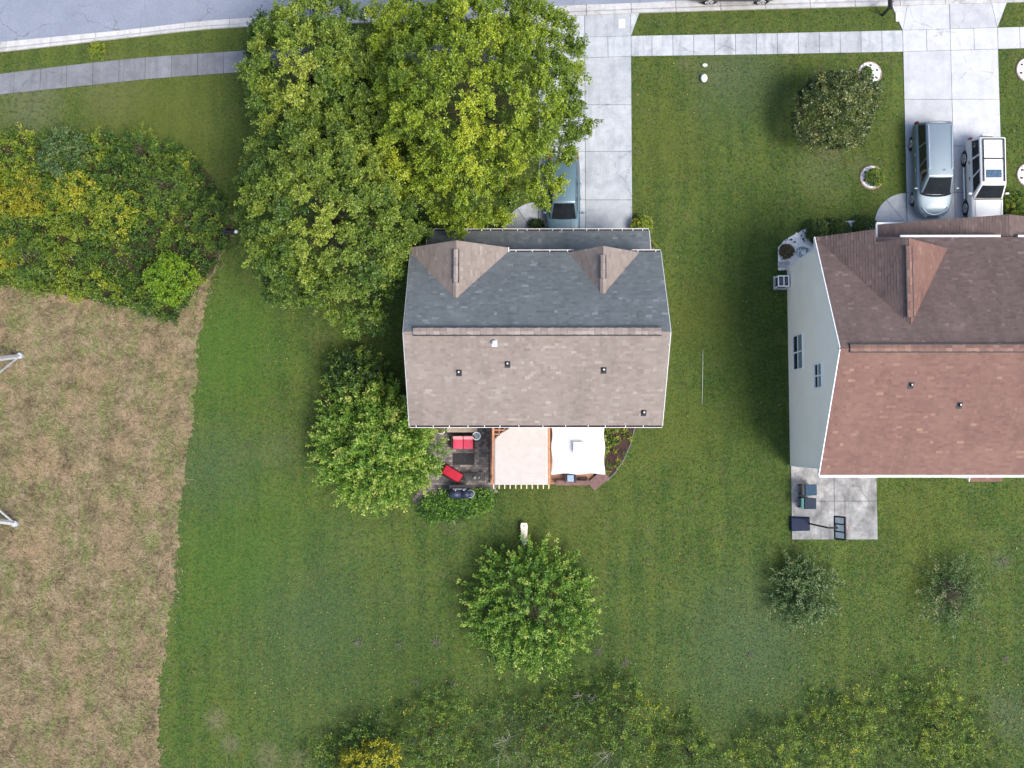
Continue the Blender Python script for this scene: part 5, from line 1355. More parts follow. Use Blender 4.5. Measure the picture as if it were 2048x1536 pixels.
# ================================================================== VEGETATION
def unit(a): return a / np.maximum(np.linalg.norm(a, axis=1, keepdims=True), 1e-9)
def leaf_quads(p, d, L, W, r, fold=0.25):
    n = len(p)
    s = unit(np.cross(d, unit(r.normal(size=(n, 3)) + np.array([0, 0, 1.2]))))
    up = np.cross(s, d)
    L = np.broadcast_to(L, n)[:, None]; W = np.broadcast_to(W, n)[:, None]
    v = np.empty((n, 4, 3))
    v[:, 0] = p; v[:, 1] = p + d * L * 0.5 + s * W * 0.5 + up * W * fold; v[:, 2] = p + d * L - up * L * 0.12; v[:, 3] = p + d * L * 0.5 - s * W * 0.5 + up * W * fold
    return v.reshape(-1, 3)
def clump_centres(lobes, spacing, r, zmin=0.0, under=-0.35, m=5000, jitter=0.10):
    lobes = np.array(lobes, float)
    area = (lobes[:, 3] * lobes[:, 4] + lobes[:, 3] * lobes[:, 5]); pr = area / area.sum()
    li = r.choice(len(lobes), m, p=pr)
    u = unit(r.normal(size=(m, 3)))
    u[u[:, 2] < under, 2] *= -1
    Lb = lobes[li]
    k = 1 + np.clip(r.normal(0, jitter, m), -0.3, 1.1 * jitter)
    c = Lb[:, :3] + u * Lb[:, 3:] * k[:, None]
    nrm = unit(u / Lb[:, 3:])
    keep = c[:, 2] > zmin
    for L in lobes:
        q = (((c - L[:3]) / L[3:]) ** 2).sum(1)
        keep &= (q > 0.72)
    c, nrm = c[keep], nrm[keep]
    sel = []
    occ = {}
    for i in range(len(c)):
        key = tuple((c[i] // spacing).astype(int)); ok_ = True
        for dx in (-1, 0, 1):
            for dy in (-1, 0, 1):
                for dz in (-1, 0, 1):
                    for j in occ.get((key[0] + dx, key[1] + dy, key[2] + dz), ()):
                        if ((c[i] - c[j]) ** 2).sum() < spacing * spacing: ok_ = False; break
                    if not ok_: break
                if not ok_: break
            if not ok_: break
        if ok_: sel.append(i); occ.setdefault(key, []).append(i)
    return c[sel], nrm[sel]
def grow(c, nrm, r, shoots, leaves, slen, leafL, leafW, up=0.5, spread=0.7, side=1.0, t0=0.2, tint=(0.5, 0.16), tipup=0.12, ctint=None, sprd=0.05, droop=0.0):
    """clumps -> shoots -> leaves; returns quads and tints"""
    m = len(c)
    ct = r.normal(tint[0], tint[1], m) if ctint is None else ctint
    cs = r.uniform(0.75, 1.25, m)
    a = unit(nrm + np.array([0, 0, up]))
    S = np.repeat(np.arange(m), shoots)
    sd = unit(a[S] + r.normal(0, spread, (len(S), 3)))
    sl_ = slen * cs[S] * r.uniform(0.6, 1.2, len(S))
    st_ = ct[S] + r.normal(0, 0.07, len(S))
    base = c[S] + r.normal(0, slen * 0.14, (len(S), 3))
    Lf = np.repeat(np.arange(len(S)), leaves)
    t = r.uniform(t0, 1.0, len(Lf))
    d = sd[Lf]
    perp = unit(np.cross(d, r.normal(size=(len(Lf), 3))))
    pos = base[Lf] + d * (sl_[Lf] * t)[:, None] + perp * sprd * r.uniform(0, 1, len(Lf))[:, None]
    pos[:, 2] -= droop * (t ** 2) * sl_[Lf]
    ld = d * 0.55 + perp * side + r.normal(0, 0.25, (len(Lf), 3))
    ld[:, 2] *= 0.55; ld = unit(ld)
    LL = leafL * np.clip(r.lognormal(0, 0.32, len(Lf)), 0.45, 1.9) * (1 - 0.25 * t)
    q = leaf_quads(pos, ld, LL, leafW * r.uniform(0.75, 1.2, len(Lf)), r)
    ti = np.clip(st_[Lf] + tipup * (t - 0.5) * 2 + r.normal(0, 0.06, len(Lf)), 0, 1)
    return q, ti
def plant(name, label, cat, base, mat, quads, tint, trunk=None, group=None, crown='crown', bark=None, z=0.0):
    e = empty(name, (base[0], base[1], z), label, cat, group)
    np_mesh(crown, quads, 4, mat, e, tint, (base[0], base[1], z))
    if trunk is not None: trunk.build('trunk', bark or M['bark'], e, True)
    return e
def trunk_to(base, top, tips, r0, r, n=26, split=0.35):
    b = MB(); base = Vector(base); top = Vector(top)
    mid = base.lerp(top, 0.5) + Vector((r.normal(0, 0.12), r.normal(0, 0.12), 0))
    b.tube([base - Vector((0, 0, 0.1)), base + Vector((0, 0, 0.25)), mid, top], [r0 * 1.35, r0, r0 * 0.8, r0 * 0.45], 8)
    idx = r.choice(len(tips), min(n, len(tips)), replace=False)
    for i in idx:
        t = Vector(tips[i]); s = base.lerp(top, r.uniform(split, 1.0))
        k = s.lerp(t, 0.5) + Vector((0, 0, 0.12 * (t - s).length))
        b.tube([s, k, t], [r0 * 0.22, r0 * 0.13, 0.015], 5)
    return b
LEAF_A = leafmat('olive_leaf', [(0.0, (0.011, 0.030, 0.006)), (0.30, (0.048, 0.098, 0.010)), (0.55, (0.120, 0.192, 0.014)), (0.8, (0.240, 0.325, 0.020)), (1.0, (0.41, 0.46, 0.034))], 0.25)
LEAF_B = leafmat('blue_green_leaf', [(0.0, (0.010, 0.032, 0.008)), (0.35, (0.046, 0.102, 0.016)), (0.6, (0.120, 0.192, 0.022)), (0.85, (0.245, 0.315, 0.036)), (1.0, (0.40, 0.44, 0.070))], 0.25)
LEAF_M = leafmat('myrtle_leaf', [(0.0, (0.016, 0.056, 0.010)), (0.35, (0.064, 0.165, 0.018)), (0.65, (0.155, 0.290, 0.030)), (0.88, (0.300, 0.410, 0.065)), (1.0, (0.40, 0.45, 0.10))], 0.3)
LEAF_T = leafmat('thicket_leaf', [(0.0, (0.018, 0.050, 0.010)), (0.35, (0.070, 0.145, 0.018)), (0.6, (0.165, 0.245, 0.022)), (0.85, (0.32, 0.36, 0.026)), (1.0, (0.42, 0.39, 0.036))], 0.3)
LEAF_S = leafmat('sage_leaf', [(0.0, (0.020, 0.058, 0.016)), (0.5, (0.072, 0.135, 0.040)), (0.85, (0.165, 0.230, 0.080)), (1.0, (0.27, 0.25, 0.11))], 0.25)
LEAF_L = leafmat('lime_leaf', [(0.0, (0.07, 0.17, 0.010)), (0.5, (0.16, 0.30, 0.016)), (1.0, (0.28, 0.38, 0.028))], 0.35)
LEAF_Y = leafmat('gold_leaf', [(0.0, (0.14, 0.16, 0.012)), (0.5, (0.30, 0.30, 0.016)), (1.0, (0.46, 0.43, 0.03))], 0.35)
def Lz(x, y, z, rx, ry=None, rz=None):
    p = P(x, y, z); return (p.x, p.y, p.z, rx, ry or rx, rz or rx * 0.85)
def big_tree(label, trunk_px, lobes, mat, tint, seed, top_z, spacing=0.90, shoots=36, leaves=32):
    r = np.random.default_rng(seed)
    c, nr = clump_centres(lobes, spacing, r, 1.2, -0.3, 5000, 0.17)
    # clump hue varies smoothly in space and turns yellower with height
    f = np.sin(c[:, 0] * 0.9 + seed) + np.sin(c[:, 1] * 0.8 + 1.3 * seed) + np.sin(c[:, 2] * 0.7 + c[:, 0] * 0.35)
    ct = tint + 0.05 * f + r.normal(0, 0.085, len(c)) + 0.05 * (c[:, 2] - c[:, 2].mean()) / 2
    q1, t1 = grow(c, nr, r, shoots, leaves, 0.64, 0.105, 0.060, 0.80, 0.74, ctint=ct, sprd=0.06, t0=0.35)
    # inner foliage
    ci, ni = clump_centres([(a, b, d, e * 0.72, f_ * 0.72, g_ * 0.7) for a, b, d, e, f_, g_ in lobes], spacing * 1.05, r, 1.0, -0.6)
    q2, t2 = grow(ci, ni, r, 11, 15, 0.6, 0.12, 0.068, 0.2, 0.9, tint=(tint, 0.12))
    tp = P(*trunk_px); L0 = lobes[0]
    tr = trunk_to((tp.x, tp.y, 0), (L0[0], L0[1], L0[2] + 0.4), np.concatenate([c[::3], ci]), 0.2, r, 46)
    return plant('tree', label, 'tree', (tp.x, tp.y), mat, np.concatenate([q1, q2]), np.concatenate([t1, t2]), tr, 'large trees by the driveway')
big_tree('largest yellow green tree overhanging the long driveway', (975, 290),
    [Lz(945, 215, 5.6, 3.7, 3.9, 3.6), Lz(1062, 115, 5.4, 1.85), Lz(1085, 215, 5.2, 1.75), Lz(1078, 265, 4.4, 1.5), Lz(1084, 170, 4.6, 1.5), Lz(1068, 80, 4.6, 1.4), Lz(1050, 320, 4.8, 1.75), Lz(940, 370, 4.6, 1.75), Lz(830, 290, 5.0, 2.0), Lz(850, 120, 5.6, 2.1), Lz(965, 40, 5.4, 2.2), Lz(800, 45, 4.6, 1.1), Lz(1010, 200, 7.4, 2.4), Lz(890, 200, 7.8, 2.2), Lz(930, 400, 4.0, 1.3)],
    LEAF_A, 0.60, 3, 7)
big_tree('upright green tree by the street end of the tree group', (625, 190),
    [Lz(620, 160, 4.2, 2.4, 2.8, 3.0), Lz(568, 105, 4.4, 1.35), Lz(655, 70, 4.6, 1.6), Lz(645, 15, 4.4, 1.05), Lz(695, 130, 4.4, 1.5), Lz(575, 215, 3.6, 1.3), Lz(620, 130, 6.0, 1.9), Lz(700, 190, 4.4, 1.6)],
    LEAF_B, 0.52, 5, 6)
big_tree('dense green tree touching the left corner of the tan roof', (690, 470),
    [Lz(660, 440, 5.2, 3.2, 3.5, 3.6), Lz(572, 370, 4.8, 1.7), Lz(560, 450, 4.6, 1.55), Lz(608, 545, 4.6, 1.65), Lz(700, 570, 4.4, 1.8), Lz(755, 480, 4.8, 1.7), Lz(745, 540, 4.4, 1.5), Lz(650, 330, 5.2, 2.0), Lz(735, 390, 5.0, 1.7), Lz(640, 430, 7.0, 2.3), Lz(690, 500, 6.6, 1.9)],
    LEAF_B, 0.52, 9, 6)
big_tree('darker tree filling the middle of the tree group', (745, 270),
    [Lz(728, 245, 3.6, 2.3, 2.5, 2.3), Lz(685, 215, 4.0, 1.4), Lz(770, 175, 3.6, 1.4), Lz(745, 320, 3.8, 1.6), Lz(700, 270, 4.6, 1.4)],
    LEAF_B, 0.42, 13, 5)
def plume_tree(name, label, px, py, R_, h, mat, seed, n_tips, slen, leafL, tint, leaves=26, lean=(0, 0), zc=0.45, group=None, sprd=0.06, lobes=None, low=0.12, width=0.45, side=0.9):
    """many stems fanning from the base, each ending in a leafy plume"""
    r = np.random.default_rng(seed); b0 = P(px, py)
    if lobes is None:
        a = r.uniform(0, 2 * math.pi, n_tips); rad = np.sqrt(r.uniform(0.01, 1, n_tips))
        x = b0.x + lean[0] + R_ * rad * np.cos(a); y = b0.y + lean[1] + R_ * rad * np.sin(a)
        z = h * (1 - 0.72 * rad ** 1.8) * r.uniform(0.62, 1.0, n_tips) + low
        c = np.c_[x, y, z]
    else:
        c, _ = clump_centres(lobes, slen * 0.55, r, 0.3, -0.5, 4000)
        # more tips inside the crown
    d = unit(c - np.array([b0.x, b0.y, h * 0.10]))
    c0 = c - d * slen * 0.6
    m = len(c); ct = r.normal(tint, 0.13, m)
    q, t = grow(c0, d, r, 1, leaves, slen, leafL, leafL * width, 0.25, 0.16, side, 0.05, ctint=ct, tipup=0.20, sprd=sprd)
    q2, t2 = grow(c0 - d * slen * 0.55, d, r, 2, leaves // 2, slen * 0.9, leafL, leafL * width, 0.2, 0.4, 0.9, 0.0, ctint=ct - 0.06, tipup=0.1, sprd=sprd)
    tb_ = MB()
    for k in range(5):
        a = k * 1.26; e_ = Vector((b0.x + lean[0] * 0.5 + R_ * 0.25 * math.cos(a), b0.y + lean[1] * 0.5 + R_ * 0.25 * math.sin(a), h * 0.5))
        tb_.tube([(b0.x + 0.08 * math.cos(a), b0.y + 0.08 * math.sin(a), -0.05), e_], [0.05, 0.03], 6)
        for i in r.choice(m, min(12, m), replace=False): tb_.tube([e_, (e_ + Vector(c0[i])) / 2 + Vector((0, 0, 0.15)), Vector(c0[i])], [0.014, 0.009, 0.005], 4)
    return plant(name, label, 'tree' if 'tree' in name else 'shrub', (b0.x, b0.y), mat, np.concatenate([q, q2]), np.concatenate([t, t2]), tb_, group, bark=M['bark'])
# myrtle at the patio corner
plume_tree('myrtle_tree', 'bushy myrtle tree with reddish tips overhanging the patio', 762, 884, 3.5, 4.3, LEAF_M, 21, 560, 0.85, 0.14, 0.62, 40, (0.0, -0.1), side=0.6)
plume_tree('myrtle_tree', 'darker shrubby myrtle at the shaded side wall of the tan house', 718, 765, 1.9, 3.0, LEAF_B, 22, 170, 0.75, 0.13, 0.36, 32, side=0.6)
plume_tree('myrtle_tree', 'round bright green myrtle tree alone on the back lawn', 1062, 1202, 3.65, 3.1, LEAF_M, 23, 330, 0.78, 0.14, 0.56, 38, (0, -0.1), side=0.6)
plume_tree('myrtle_shrub', 'grey green shrub on the back lawn nearer the patio', 1604, 1180, 1.95, 1.5, LEAF_S, 24, 150, 0.80, 0.17, 0.50, 30, width=0.28, side=0.55, group='shrubs on the back lawn')
plume_tree('myrtle_shrub', 'sparse straggly grey shrub on the back lawn by the right edge', 1895, 1180, 2.1, 1.3, LEAF_S, 25, 85, 0.85, 0.17, 0.58, 22, width=0.24, side=0.5, group='shrubs on the back lawn')
# round ornamental tree on the right-hand lawn
r_ = np.random.default_rng(31)
lb = [Lz(1668, 218, 1.9, 1.65, 1.6, 1.5), Lz(1712, 190, 2.0, 1.0), Lz(1630, 245, 1.7, 1.0), Lz(1690, 250, 1.8, 1.0)]
c, nr = clump_centres(lb, 0.34, r_, 0.3, -0.4)
q, t = grow(c, nr, r_, 8, 12, 0.34, 0.105, 0.07, 0.4, 0.7, tint=(0.42, 0.15), sprd=0.05)
tb_ = trunk_to((P(1668, 225).x, P(1668, 225).y, 0), (lb[0][0], lb[0][1], 1.8), c, 0.09, r_, 20)
plant('ornamental_tree', 'small round dark leaved tree on the front lawn', 'tree', (P(1668, 225).x, P(1668, 225).y), leafmat('waxy_dark_leaf', [(0.0, (0.018, 0.036, 0.010)), (0.4, (0.060, 0.092, 0.022)), (0.7, (0.150, 0.175, 0.050)), (1.0, (0.32, 0.31, 0.11))], 0.2, 0.35), q, t, tb_)
# clipped ball shrubs and small bed plants
def ball_shrub(name, label, px, py, r0, h, mat, seed, leafL=0.05, tint=0.45, sp=0.12, group=None, z=0.0, shoots=9, leaves=12, slen=0.14, zc=None):
    r = np.random.default_rng(seed); q0 = P(px, py, h * 0.6)
    lobes = [(q0.x, q0.y, h * 0.5 + z, r0, r0, h * 0.5)]
    c, nr = clump_centres(lobes, sp, r, 0.03 + z, -0.2, 2500, 0.05)
    q, t = grow(c, nr, r, shoots, leaves, slen, leafL, leafL * 0.55, 0.3, 0.6, tint=(tint, 0.14), sprd=0.03)
    tb = MB()
    for k in range(6):
        a = k * 1.05
        tb.tube([(q0.x, q0.y, z - 0.03), (q0.x + r0 * 0.6 * math.cos(a), q0.y + r0 * 0.6 * math.sin(a), z + h * 0.6)], [0.03, 0.01], 5)
    return plant(name, label, 'shrub', (q0.x, q0.y), mat, q, t, tb, group)
BOX = leafmat('boxwood_leaf', [(0.0, (0.016, 0.042, 0.008)), (0.5, (0.050, 0.098, 0.014)), (1.0, (0.125, 0.165, 0.025))], 0.2)
for k, (px, py, rr, lab) in enumerate(((1636, 463, 0.50, 'clipped round shrub nearest the coiled hose'), (1678, 460, 0.48, 'middle clipped round shrub in the white stones'), (1731, 458, 0.55, 'clipped round shrub beside the curved entry walk'))):
    ball_shrub('round_shrub', lab, px, py, rr, 0.85, BOX, 60 + k, 0.075, 0.5, 0.12, 'clipped shrubs along the white house')
ball_shrub('round_shrub', 'leafy shrub at the right edge by the white car', 2034, 415, 0.75, 0.9, LEAF_T, 66, 0.08, 0.45, 0.18)
ball_shrub('brown_shrub', 'small brown ornamental plant in the white stone corner', 1573, 502, 0.28, 0.45, leafmat('brown_leaf', [(0, (0.07, 0.055, 0.025)), (1, (0.22, 0.17, 0.09))]), 67, 0.07, 0.5, 0.12)
ball_shrub('ring_shrub', 'green shrub in the stone ring near the silver van', 1750, 354, 0.36, 0.5, LEAF_T, 68, 0.07, 0.45, 0.12)
ball_shrub('ring_shrub', 'small green plant in the stone ring under the round tree', 1735, 143, 0.16, 0.25, LEAF_B, 69, 0.06, 0.45, 0.09)
ball_shrub('corner_shrub', 'yellow green shrub at the garage corner of the tan house', 1284, 452, 0.45, 0.8, LEAF_T, 70, 0.07, 0.62, 0.14)
ball_shrub('foundation_shrub', 'dark shrub in shade beside the porch of the tan house', 825, 450, 0.75, 1.2, LEAF_B, 71, 0.10, 0.32, 0.2, slen=0.25)
ball_shrub('foundation_shrub', 'low shaded shrub below the curved entry walk of the tan house', 1072, 452, 0.30, 0.4, BOX, 72, 0.06, 0.3, 0.12)
def low_plants(name, label, poly, n, hh, mat, seed, tint=0.5, leafL=0.12, leaves=14, slen=0.22, width=0.4, cat='plants', z=0.02):
    r = np.random.default_rng(seed); a = np.array(poly); lo, hi = a.min(0), a.max(0)
    X = r.uniform(lo[0], hi[0], n * 3); Y = r.uniform(lo[1], hi[1], n * 3); k = inpoly(poly, X, Y); X, Y = X[k][:n], Y[k][:n]
    c = np.c_[X, Y, r.uniform(0.03, hh, len(X)) + z]
    q, t = grow(c, np.tile([0, 0, 1.0], (len(X), 1)), r, 4, leaves // 2, slen, leafL, leafL * width, 0.3, 0.9, tint=(tint, 0.16), sprd=0.05)
    o = np_mesh(name, q, 4, mat, None, t, (X.mean(), Y.mean(), 0))
    return tag(o, label, cat, None, 'stuff')
low_plants('bed_plants', 'mixed green and yellow plants in the mulch beside the canopy', [(p[0] - 0.08, p[1] + 0.05) for p in BED], 60, 0.25, LEAF_T, 81, 0.5)
low_plants('bed_plants', 'strappy green plants in the bed below the patio', BED2, 260, 0.30, LEAF_M, 82, 0.36, 0.20, 14, 0.3, 0.22)
low_plants('bed_plants', 'green and red plants in the mulch at the garage corner', BED3, 40, 0.3, LEAF_T, 83, 0.5)
# ---------------------------------------------------------------- thicket at the left
TH = [(-40, 262), (60, 268), (130, 272), (300, 276), (370, 300), (415, 345), (455, 420), (460, 470), (435, 505), (418, 545), (385, 580), (345, 640), (300, 630), (270, 615), (210, 607), (150, 592), (70, 580), (0, 568), (-60, 565), (-420, 540), (-420, 280)]
THP = [P2(x, y, 0.5) for x, y in TH]
r_ = np.random.default_rng(41); a = np.array(THP); lo, hi = a.min(0), a.max(0)
def scatter_poly(poly, n, r, spacing):
    a = np.array(poly); lo, hi = a.min(0), a.max(0); out = []
    X = r.uniform(lo[0], hi[0], n); Y = r.uniform(lo[1], hi[1], n); k = inpoly(poly, X, Y)
    grid = {}
    for x, y in zip(X[k], Y[k]):
        g_ = (int(x // spacing), int(y // spacing)); ok_ = True
        for dx in (-1, 0, 1):
            for dy in (-1, 0, 1):
                for (u, v) in grid.get((g_[0] + dx, g_[1] + dy), ()):
                    if (u - x) ** 2 + (v - y) ** 2 < spacing ** 2: ok_ = False
        if ok_: grid.setdefault(g_, []).append((x, y)); out.append((x, y))
    return np.array(out)
pts = scatter_poly(THP, 6000, r_, 0.42)
f = 0.5 + 0.22 * np.sin(pts[:, 0] * 0.8 + 1) + 0.2 * np.sin(pts[:, 1] * 1.1) + 0.15 * np.sin(pts[:, 0] * 1.7 - pts[:, 1] * 1.3)
zz = 0.5 + 0.9 * np.clip(f, 0, 1) * r_.uniform(0.5, 1.2, len(pts))
ctn = np.clip(0.38 + 0.13 * (-(pts[:, 0] + 21) / 7) + r_.normal(0, 0.14, len(pts)), 0.1, 0.95)
q, t = grow(np.c_[pts, zz * 0.7], np.tile([0, 0, 1.0], (len(pts), 1)), r_, 11, 18, 0.52, 0.125, 0.05, 0.3, 0.80, ctint=ctn, sprd=0.06)
q2, t2 = grow(np.c_[pts, zz * 0.2], np.tile([0, 0, 1.0], (len(pts), 1)), r_, 5, 10, 0.45, 0.13, 0.06, 0.3, 1.2, ctint=ctn, sprd=0.06)
o = np_mesh('undergrowth', np.concatenate([q, q2]), 4, LEAF_T, None, np.concatenate([t, t2]), (pts[:, 0].mean(), pts[:, 1].mean(), 0))
tag(o, 'tangled green and yellow undergrowth of the thicket', 'undergrowth', None, 'stuff')
fl = MB().prism([(x, y) for x, y in THP], -0.02, 0.022)
tag(fl.build('thicket_floor', M['litter']), 'dark leaf litter under the thicket', 'ground', kind='structure')
def fern_shrub(name, label, px, py, R_, h, mat, seed, tint, n=70, group='shrubs standing out of the thicket'):
    """arching fronds with narrow leaflets"""
    r = np.random.default_rng(seed); b0 = P(px, py, h * 0.6)
    a = r.uniform(0, 2 * math.pi, n); rad = np.sqrt(r.uniform(0.02, 1, n)) * R_ * 0.62
    c = np.c_[b0.x + rad * np.cos(a), b0.y + rad * np.sin(a), h * (1 - 0.5 * (rad / R_) ** 2) * r.uniform(0.6, 1.0, n)]
    d = np.c_[np.cos(a), np.sin(a), r.uniform(0.2, 1.0, n)]
    q, t = grow(c, unit(d), r, 1, 34, 0.85, 0.17, 0.032, 0.1, 0.25, 1.3, 0.0, tint=(tint, 0.12), sprd=0.02, droop=0.35)
    tb = MB()
    for i in range(0, n, 2): tb.tube([(b0.x, b0.y, 0), (c[i] * 0.5 + np.array([b0.x, b0.y, h * 0.6]) * 0.5), c[i]], [0.03, 0.018, 0.008], 4)
    return plant(name, label, 'shrub', (b0.x, b0.y), mat, q, t, tb, group, bark=M['bark'])
fern_shrub('feathery_shrub', 'feathery green shrub in the middle of the thicket', 335, 375, 1.5, 2.0, LEAF_T, 51, 0.42, 80)
fern_shrub('feathery_shrub', 'feathery green shrub at the street side of the thicket', 285, 300, 1.3, 1.7, LEAF_T, 52, 0.36, 60)
fern_shrub('feathery_shrub', 'pale feathery shrub at the lower left of the thicket', 62, 520, 1.6, 1.8, LEAF_T, 53, 0.44, 80)
fern_shrub('feathery_shrub', 'darker feathery shrub near the corner post', 420, 430, 1.1, 1.4, LEAF_T, 54, 0.30, 50)
def bush(name, label, px, py, R_, h, mat, seed, tint, leafL=0.12, group='shrubs standing out of the thicket', sp=0.3, lobes=None):
    r = np.random.default_rng(seed); b0 = P(px, py, h * 0.6)
    L_ = [(b0.x, b0.y, h * 0.5, R_ * 0.75, R_ * 0.75, h * 0.5)] + [(b0.x + R_ * 0.5 * math.cos(k * 1.6 + seed), b0.y + R_ * 0.5 * math.sin(k * 1.6 + seed), h * 0.5, R_ * 0.5, R_ * 0.5, h * 0.42) for k in range(4)]
    c, nr = clump_centres(L_, sp, r, 0.15, -0.1, 2500)
    q, t = grow(c, nr, r, 7, 11, 0.36, leafL, leafL * 0.45, 0.5, 0.6, tint=(tint, 0.15), sprd=0.05)
    tb = trunk_to((b0.x, b0.y, 0), (b0.x, b0.y, h * 0.6), c, 0.04, r, 16, 0.05)
    return plant(name, label, 'shrub', (b0.x, b0.y), mat, q, t, tb, group)
bush('lime_shrub', 'bright lime green shrub at the lower right of the thicket', 343, 558, 1.15, 2.1, LEAF_L, 55, 0.55)
bush('gold_shrub', 'golden yellow shrub left of centre in the thicket', 62, 395, 0.75, 1.4, LEAF_Y, 56, 0.35)
bush('gold_shrub', 'small golden shrub at the left frame edge in the thicket', 15, 402, 0.6, 1.3, LEAF_Y, 57, 0.5)
bush('gold_shrub', 'yellowing shrub in the upper middle of the thicket', 150, 385, 0.9, 1.5, LEAF_T, 58, 0.76)
bush('gold_shrub', 'amber shrub low at the left edge of the thicket', 12, 510, 0.7, 1.1, LEAF_T, 59, 0.86)
bush('olive_shrub', 'olive brown shrub in the centre of the thicket', 235, 430, 1.2, 1.6, LEAF_T, 73, 0.62)
bush('green_shrub', 'dark green shrub at the street side left of the thicket', 130, 310, 1.2, 1.6, LEAF_S, 74, 0.5)
bush('verge_weed', 'yellow green weeds in the grass verge by the old sidewalk', 197, 103, 0.30, 0.25, LEAF_T, 75, 0.62, 0.09, 'weeds in the verge', 0.14)
# ---------------------------------------------------------------- wood edge along the bottom
def wood_mass(name, label, poly, spacing, seed, mat, tint, h0, h1, leafL=0.12, shoots=7, leaves=12):
    r = np.random.default_rng(seed); pts = scatter_poly(poly, 9000, r, spacing)
    ns = np.sin(pts[:, 0] * 1.9 + seed) + np.sin(pts[:, 1] * 2.3 - pts[:, 0] * 0.9 + seed) + np.sin(pts[:, 0] * 0.7 + pts[:, 1] * 1.1)
    top = np.interp(pts[:, 0], [p[0] for p in sorted(poly[:len(poly) - 2])], [p[1] for p in sorted(poly[:len(poly) - 2])])
    deep = np.clip((top - pts[:, 1]) / 2.2, 0, 1)
    pts = pts[(ns * 0.45 + deep * 2.2 - 0.55 + r.normal(0, 0.35, len(pts))) > 0]
    f = 0.5 + 0.25 * np.sin(pts[:, 0] * 0.9 + seed) + 0.25 * np.sin(pts[:, 1] * 1.2 + pts[:, 0] * 0.5)
    z = h0 + (h1 - h0) * np.clip(f, 0, 1) * r.uniform(0.4, 1.1, len(pts))
    ct = np.clip(tint + 0.14 * np.sin(pts[:, 0] * 1.1 + 2 * seed) + r.normal(0, 0.13, len(pts)), 0, 1)
    q, t = grow(np.c_[pts, z], np.tile([0, 0, 1.0], (len(pts), 1)), r, shoots, leaves, 0.5, leafL, leafL * 0.5, 0.2, 0.9, ctint=ct, sprd=0.07)
    o = np_mesh(name, q, 4, mat, None, t, (pts[:, 0].mean(), pts[:, 1].mean(), 0))
    return tag(o, label, 'undergrowth', None, 'stuff')
WA = [P2(x, y) for x, y in ((610, 1490), (700, 1425), (790, 1395), (900, 1380), (1000, 1350), (1090, 1325), (1200, 1330), (1330, 1370), (1400, 1420), (1450, 1500), (1460, 1640), (590, 1640))]
wood_mass('brush', 'olive brush along the lower edge below the myrtle tree', WA, 0.50, 91, LEAF_T, 0.36, 0.05, 0.7, 0.11, 7, 11)
WB = [P2(x, y) for x, y in ((1400, 1530), (1510, 1440), (1600, 1355), (1700, 1335), (1830, 1330), (1930, 1360), (1990, 1430), (2020, 1520), (2040, 1640), (1480, 1640))]
wood_mass('brush', 'yellow flecked brush in the lower right corner', WB, 0.52, 92, LEAF_T, 0.44, 0.05, 0.6, 0.11, 7, 11)
bush('olive_bush', 'loose olive bush under the lower middle brush', 860, 1470, 1.5, 1.35, LEAF_T, 93, 0.30, 0.11, 'bushes along the lower edge', 0.46)
bush('olive_bush', 'yellowish bush right of the bare twigs', 1240, 1430, 1.5, 1.35, LEAF_T, 94, 0.42, 0.11, 'bushes along the lower edge', 0.42)
bush('olive_bush', 'low bush at the foot of the round myrtle tree', 1110, 1460, 1.7, 1.35, LEAF_T, 95, 0.28, 0.11, 'bushes along the lower edge', 0.45)
bush('olive_bush', 'dark olive bush at the lower left of the brush', 720, 1500, 1.3, 1.35, LEAF_T, 96, 0.26, 0.11, 'bushes along the lower edge', 0.46)
bush('olive_bush', 'bush beside the bare twigs at the lower edge', 1380, 1510, 1.3, 1.35, LEAF_T, 97, 0.36, 0.11, 'bushes along the lower edge', 0.46)
bush('olive_bush', 'yellow green bush in the lower right brush', 1690, 1470, 1.5, 1.35, LEAF_T, 98, 0.46, 0.10, 'bushes along the lower edge', 0.46)
bush('olive_bush', 'bright leaved bush nearest the lower right corner', 1880, 1460, 1.5, 1.35, LEAF_T, 99, 0.52, 0.10, 'bushes along the lower edge', 0.46)
bush('gold_bush', 'bright golden bush cut by the lower edge', 742, 1548, 1.5, 2.2, LEAF_Y, 100, 0.55, 0.14, 'bushes along the lower edge', 0.36)
bush('olive_bush', 'small bush cut by the lower edge right of centre', 1545, 1500, 1.3, 1.35, LEAF_T, 101, 0.40, 0.10, 'bushes along the lower edge', 0.46)
def dead_twigs(label, px, py, h, seed, n=7, R_=0.9):
    r = np.random.default_rng(seed); b0 = P(px, py); b = MB()
    for k in range(n):
        a = r.uniform(0, 2 * math.pi); L_ = R_ * r.uniform(0.6, 1.2)
        e1 = Vector((b0.x + L_ * 0.5 * math.cos(a), b0.y + L_ * 0.5 * math.sin(a), h * 0.7)); e2 = Vector((b0.x + L_ * math.cos(a + 0.3), b0.y + L_ * math.sin(a + 0.3), h * r.uniform(0.8, 1.1)))
        b.tube([(b0.x, b0.y, 0), e1, e2], [0.016, 0.010, 0.005], 4)
        for s in (-1, 1):
            a2 = a + s * r.uniform(0.4, 0.9); b.tube([e1, e1 + Vector((0.45 * math.cos(a2), 0.45 * math.sin(a2), 0.15)) * L_], [0.008, 0.004], 4)
    return tag(b.build('bare_twigs', M['bark_pale']), label, 'twigs', 'bare twigs in the brush')
dead_twigs('pale bare twigs standing in the lower brush right of centre', 1225, 1500, 1.9, 1, 9, 1.1)
dead_twigs('bare twigs in the darker brush left of centre', 1015, 1480, 1.9, 2, 8, 1.0)
dead_twigs('small bare twigs above the yellowish bush', 1165, 1390, 1.2, 3, 6, 0.7)
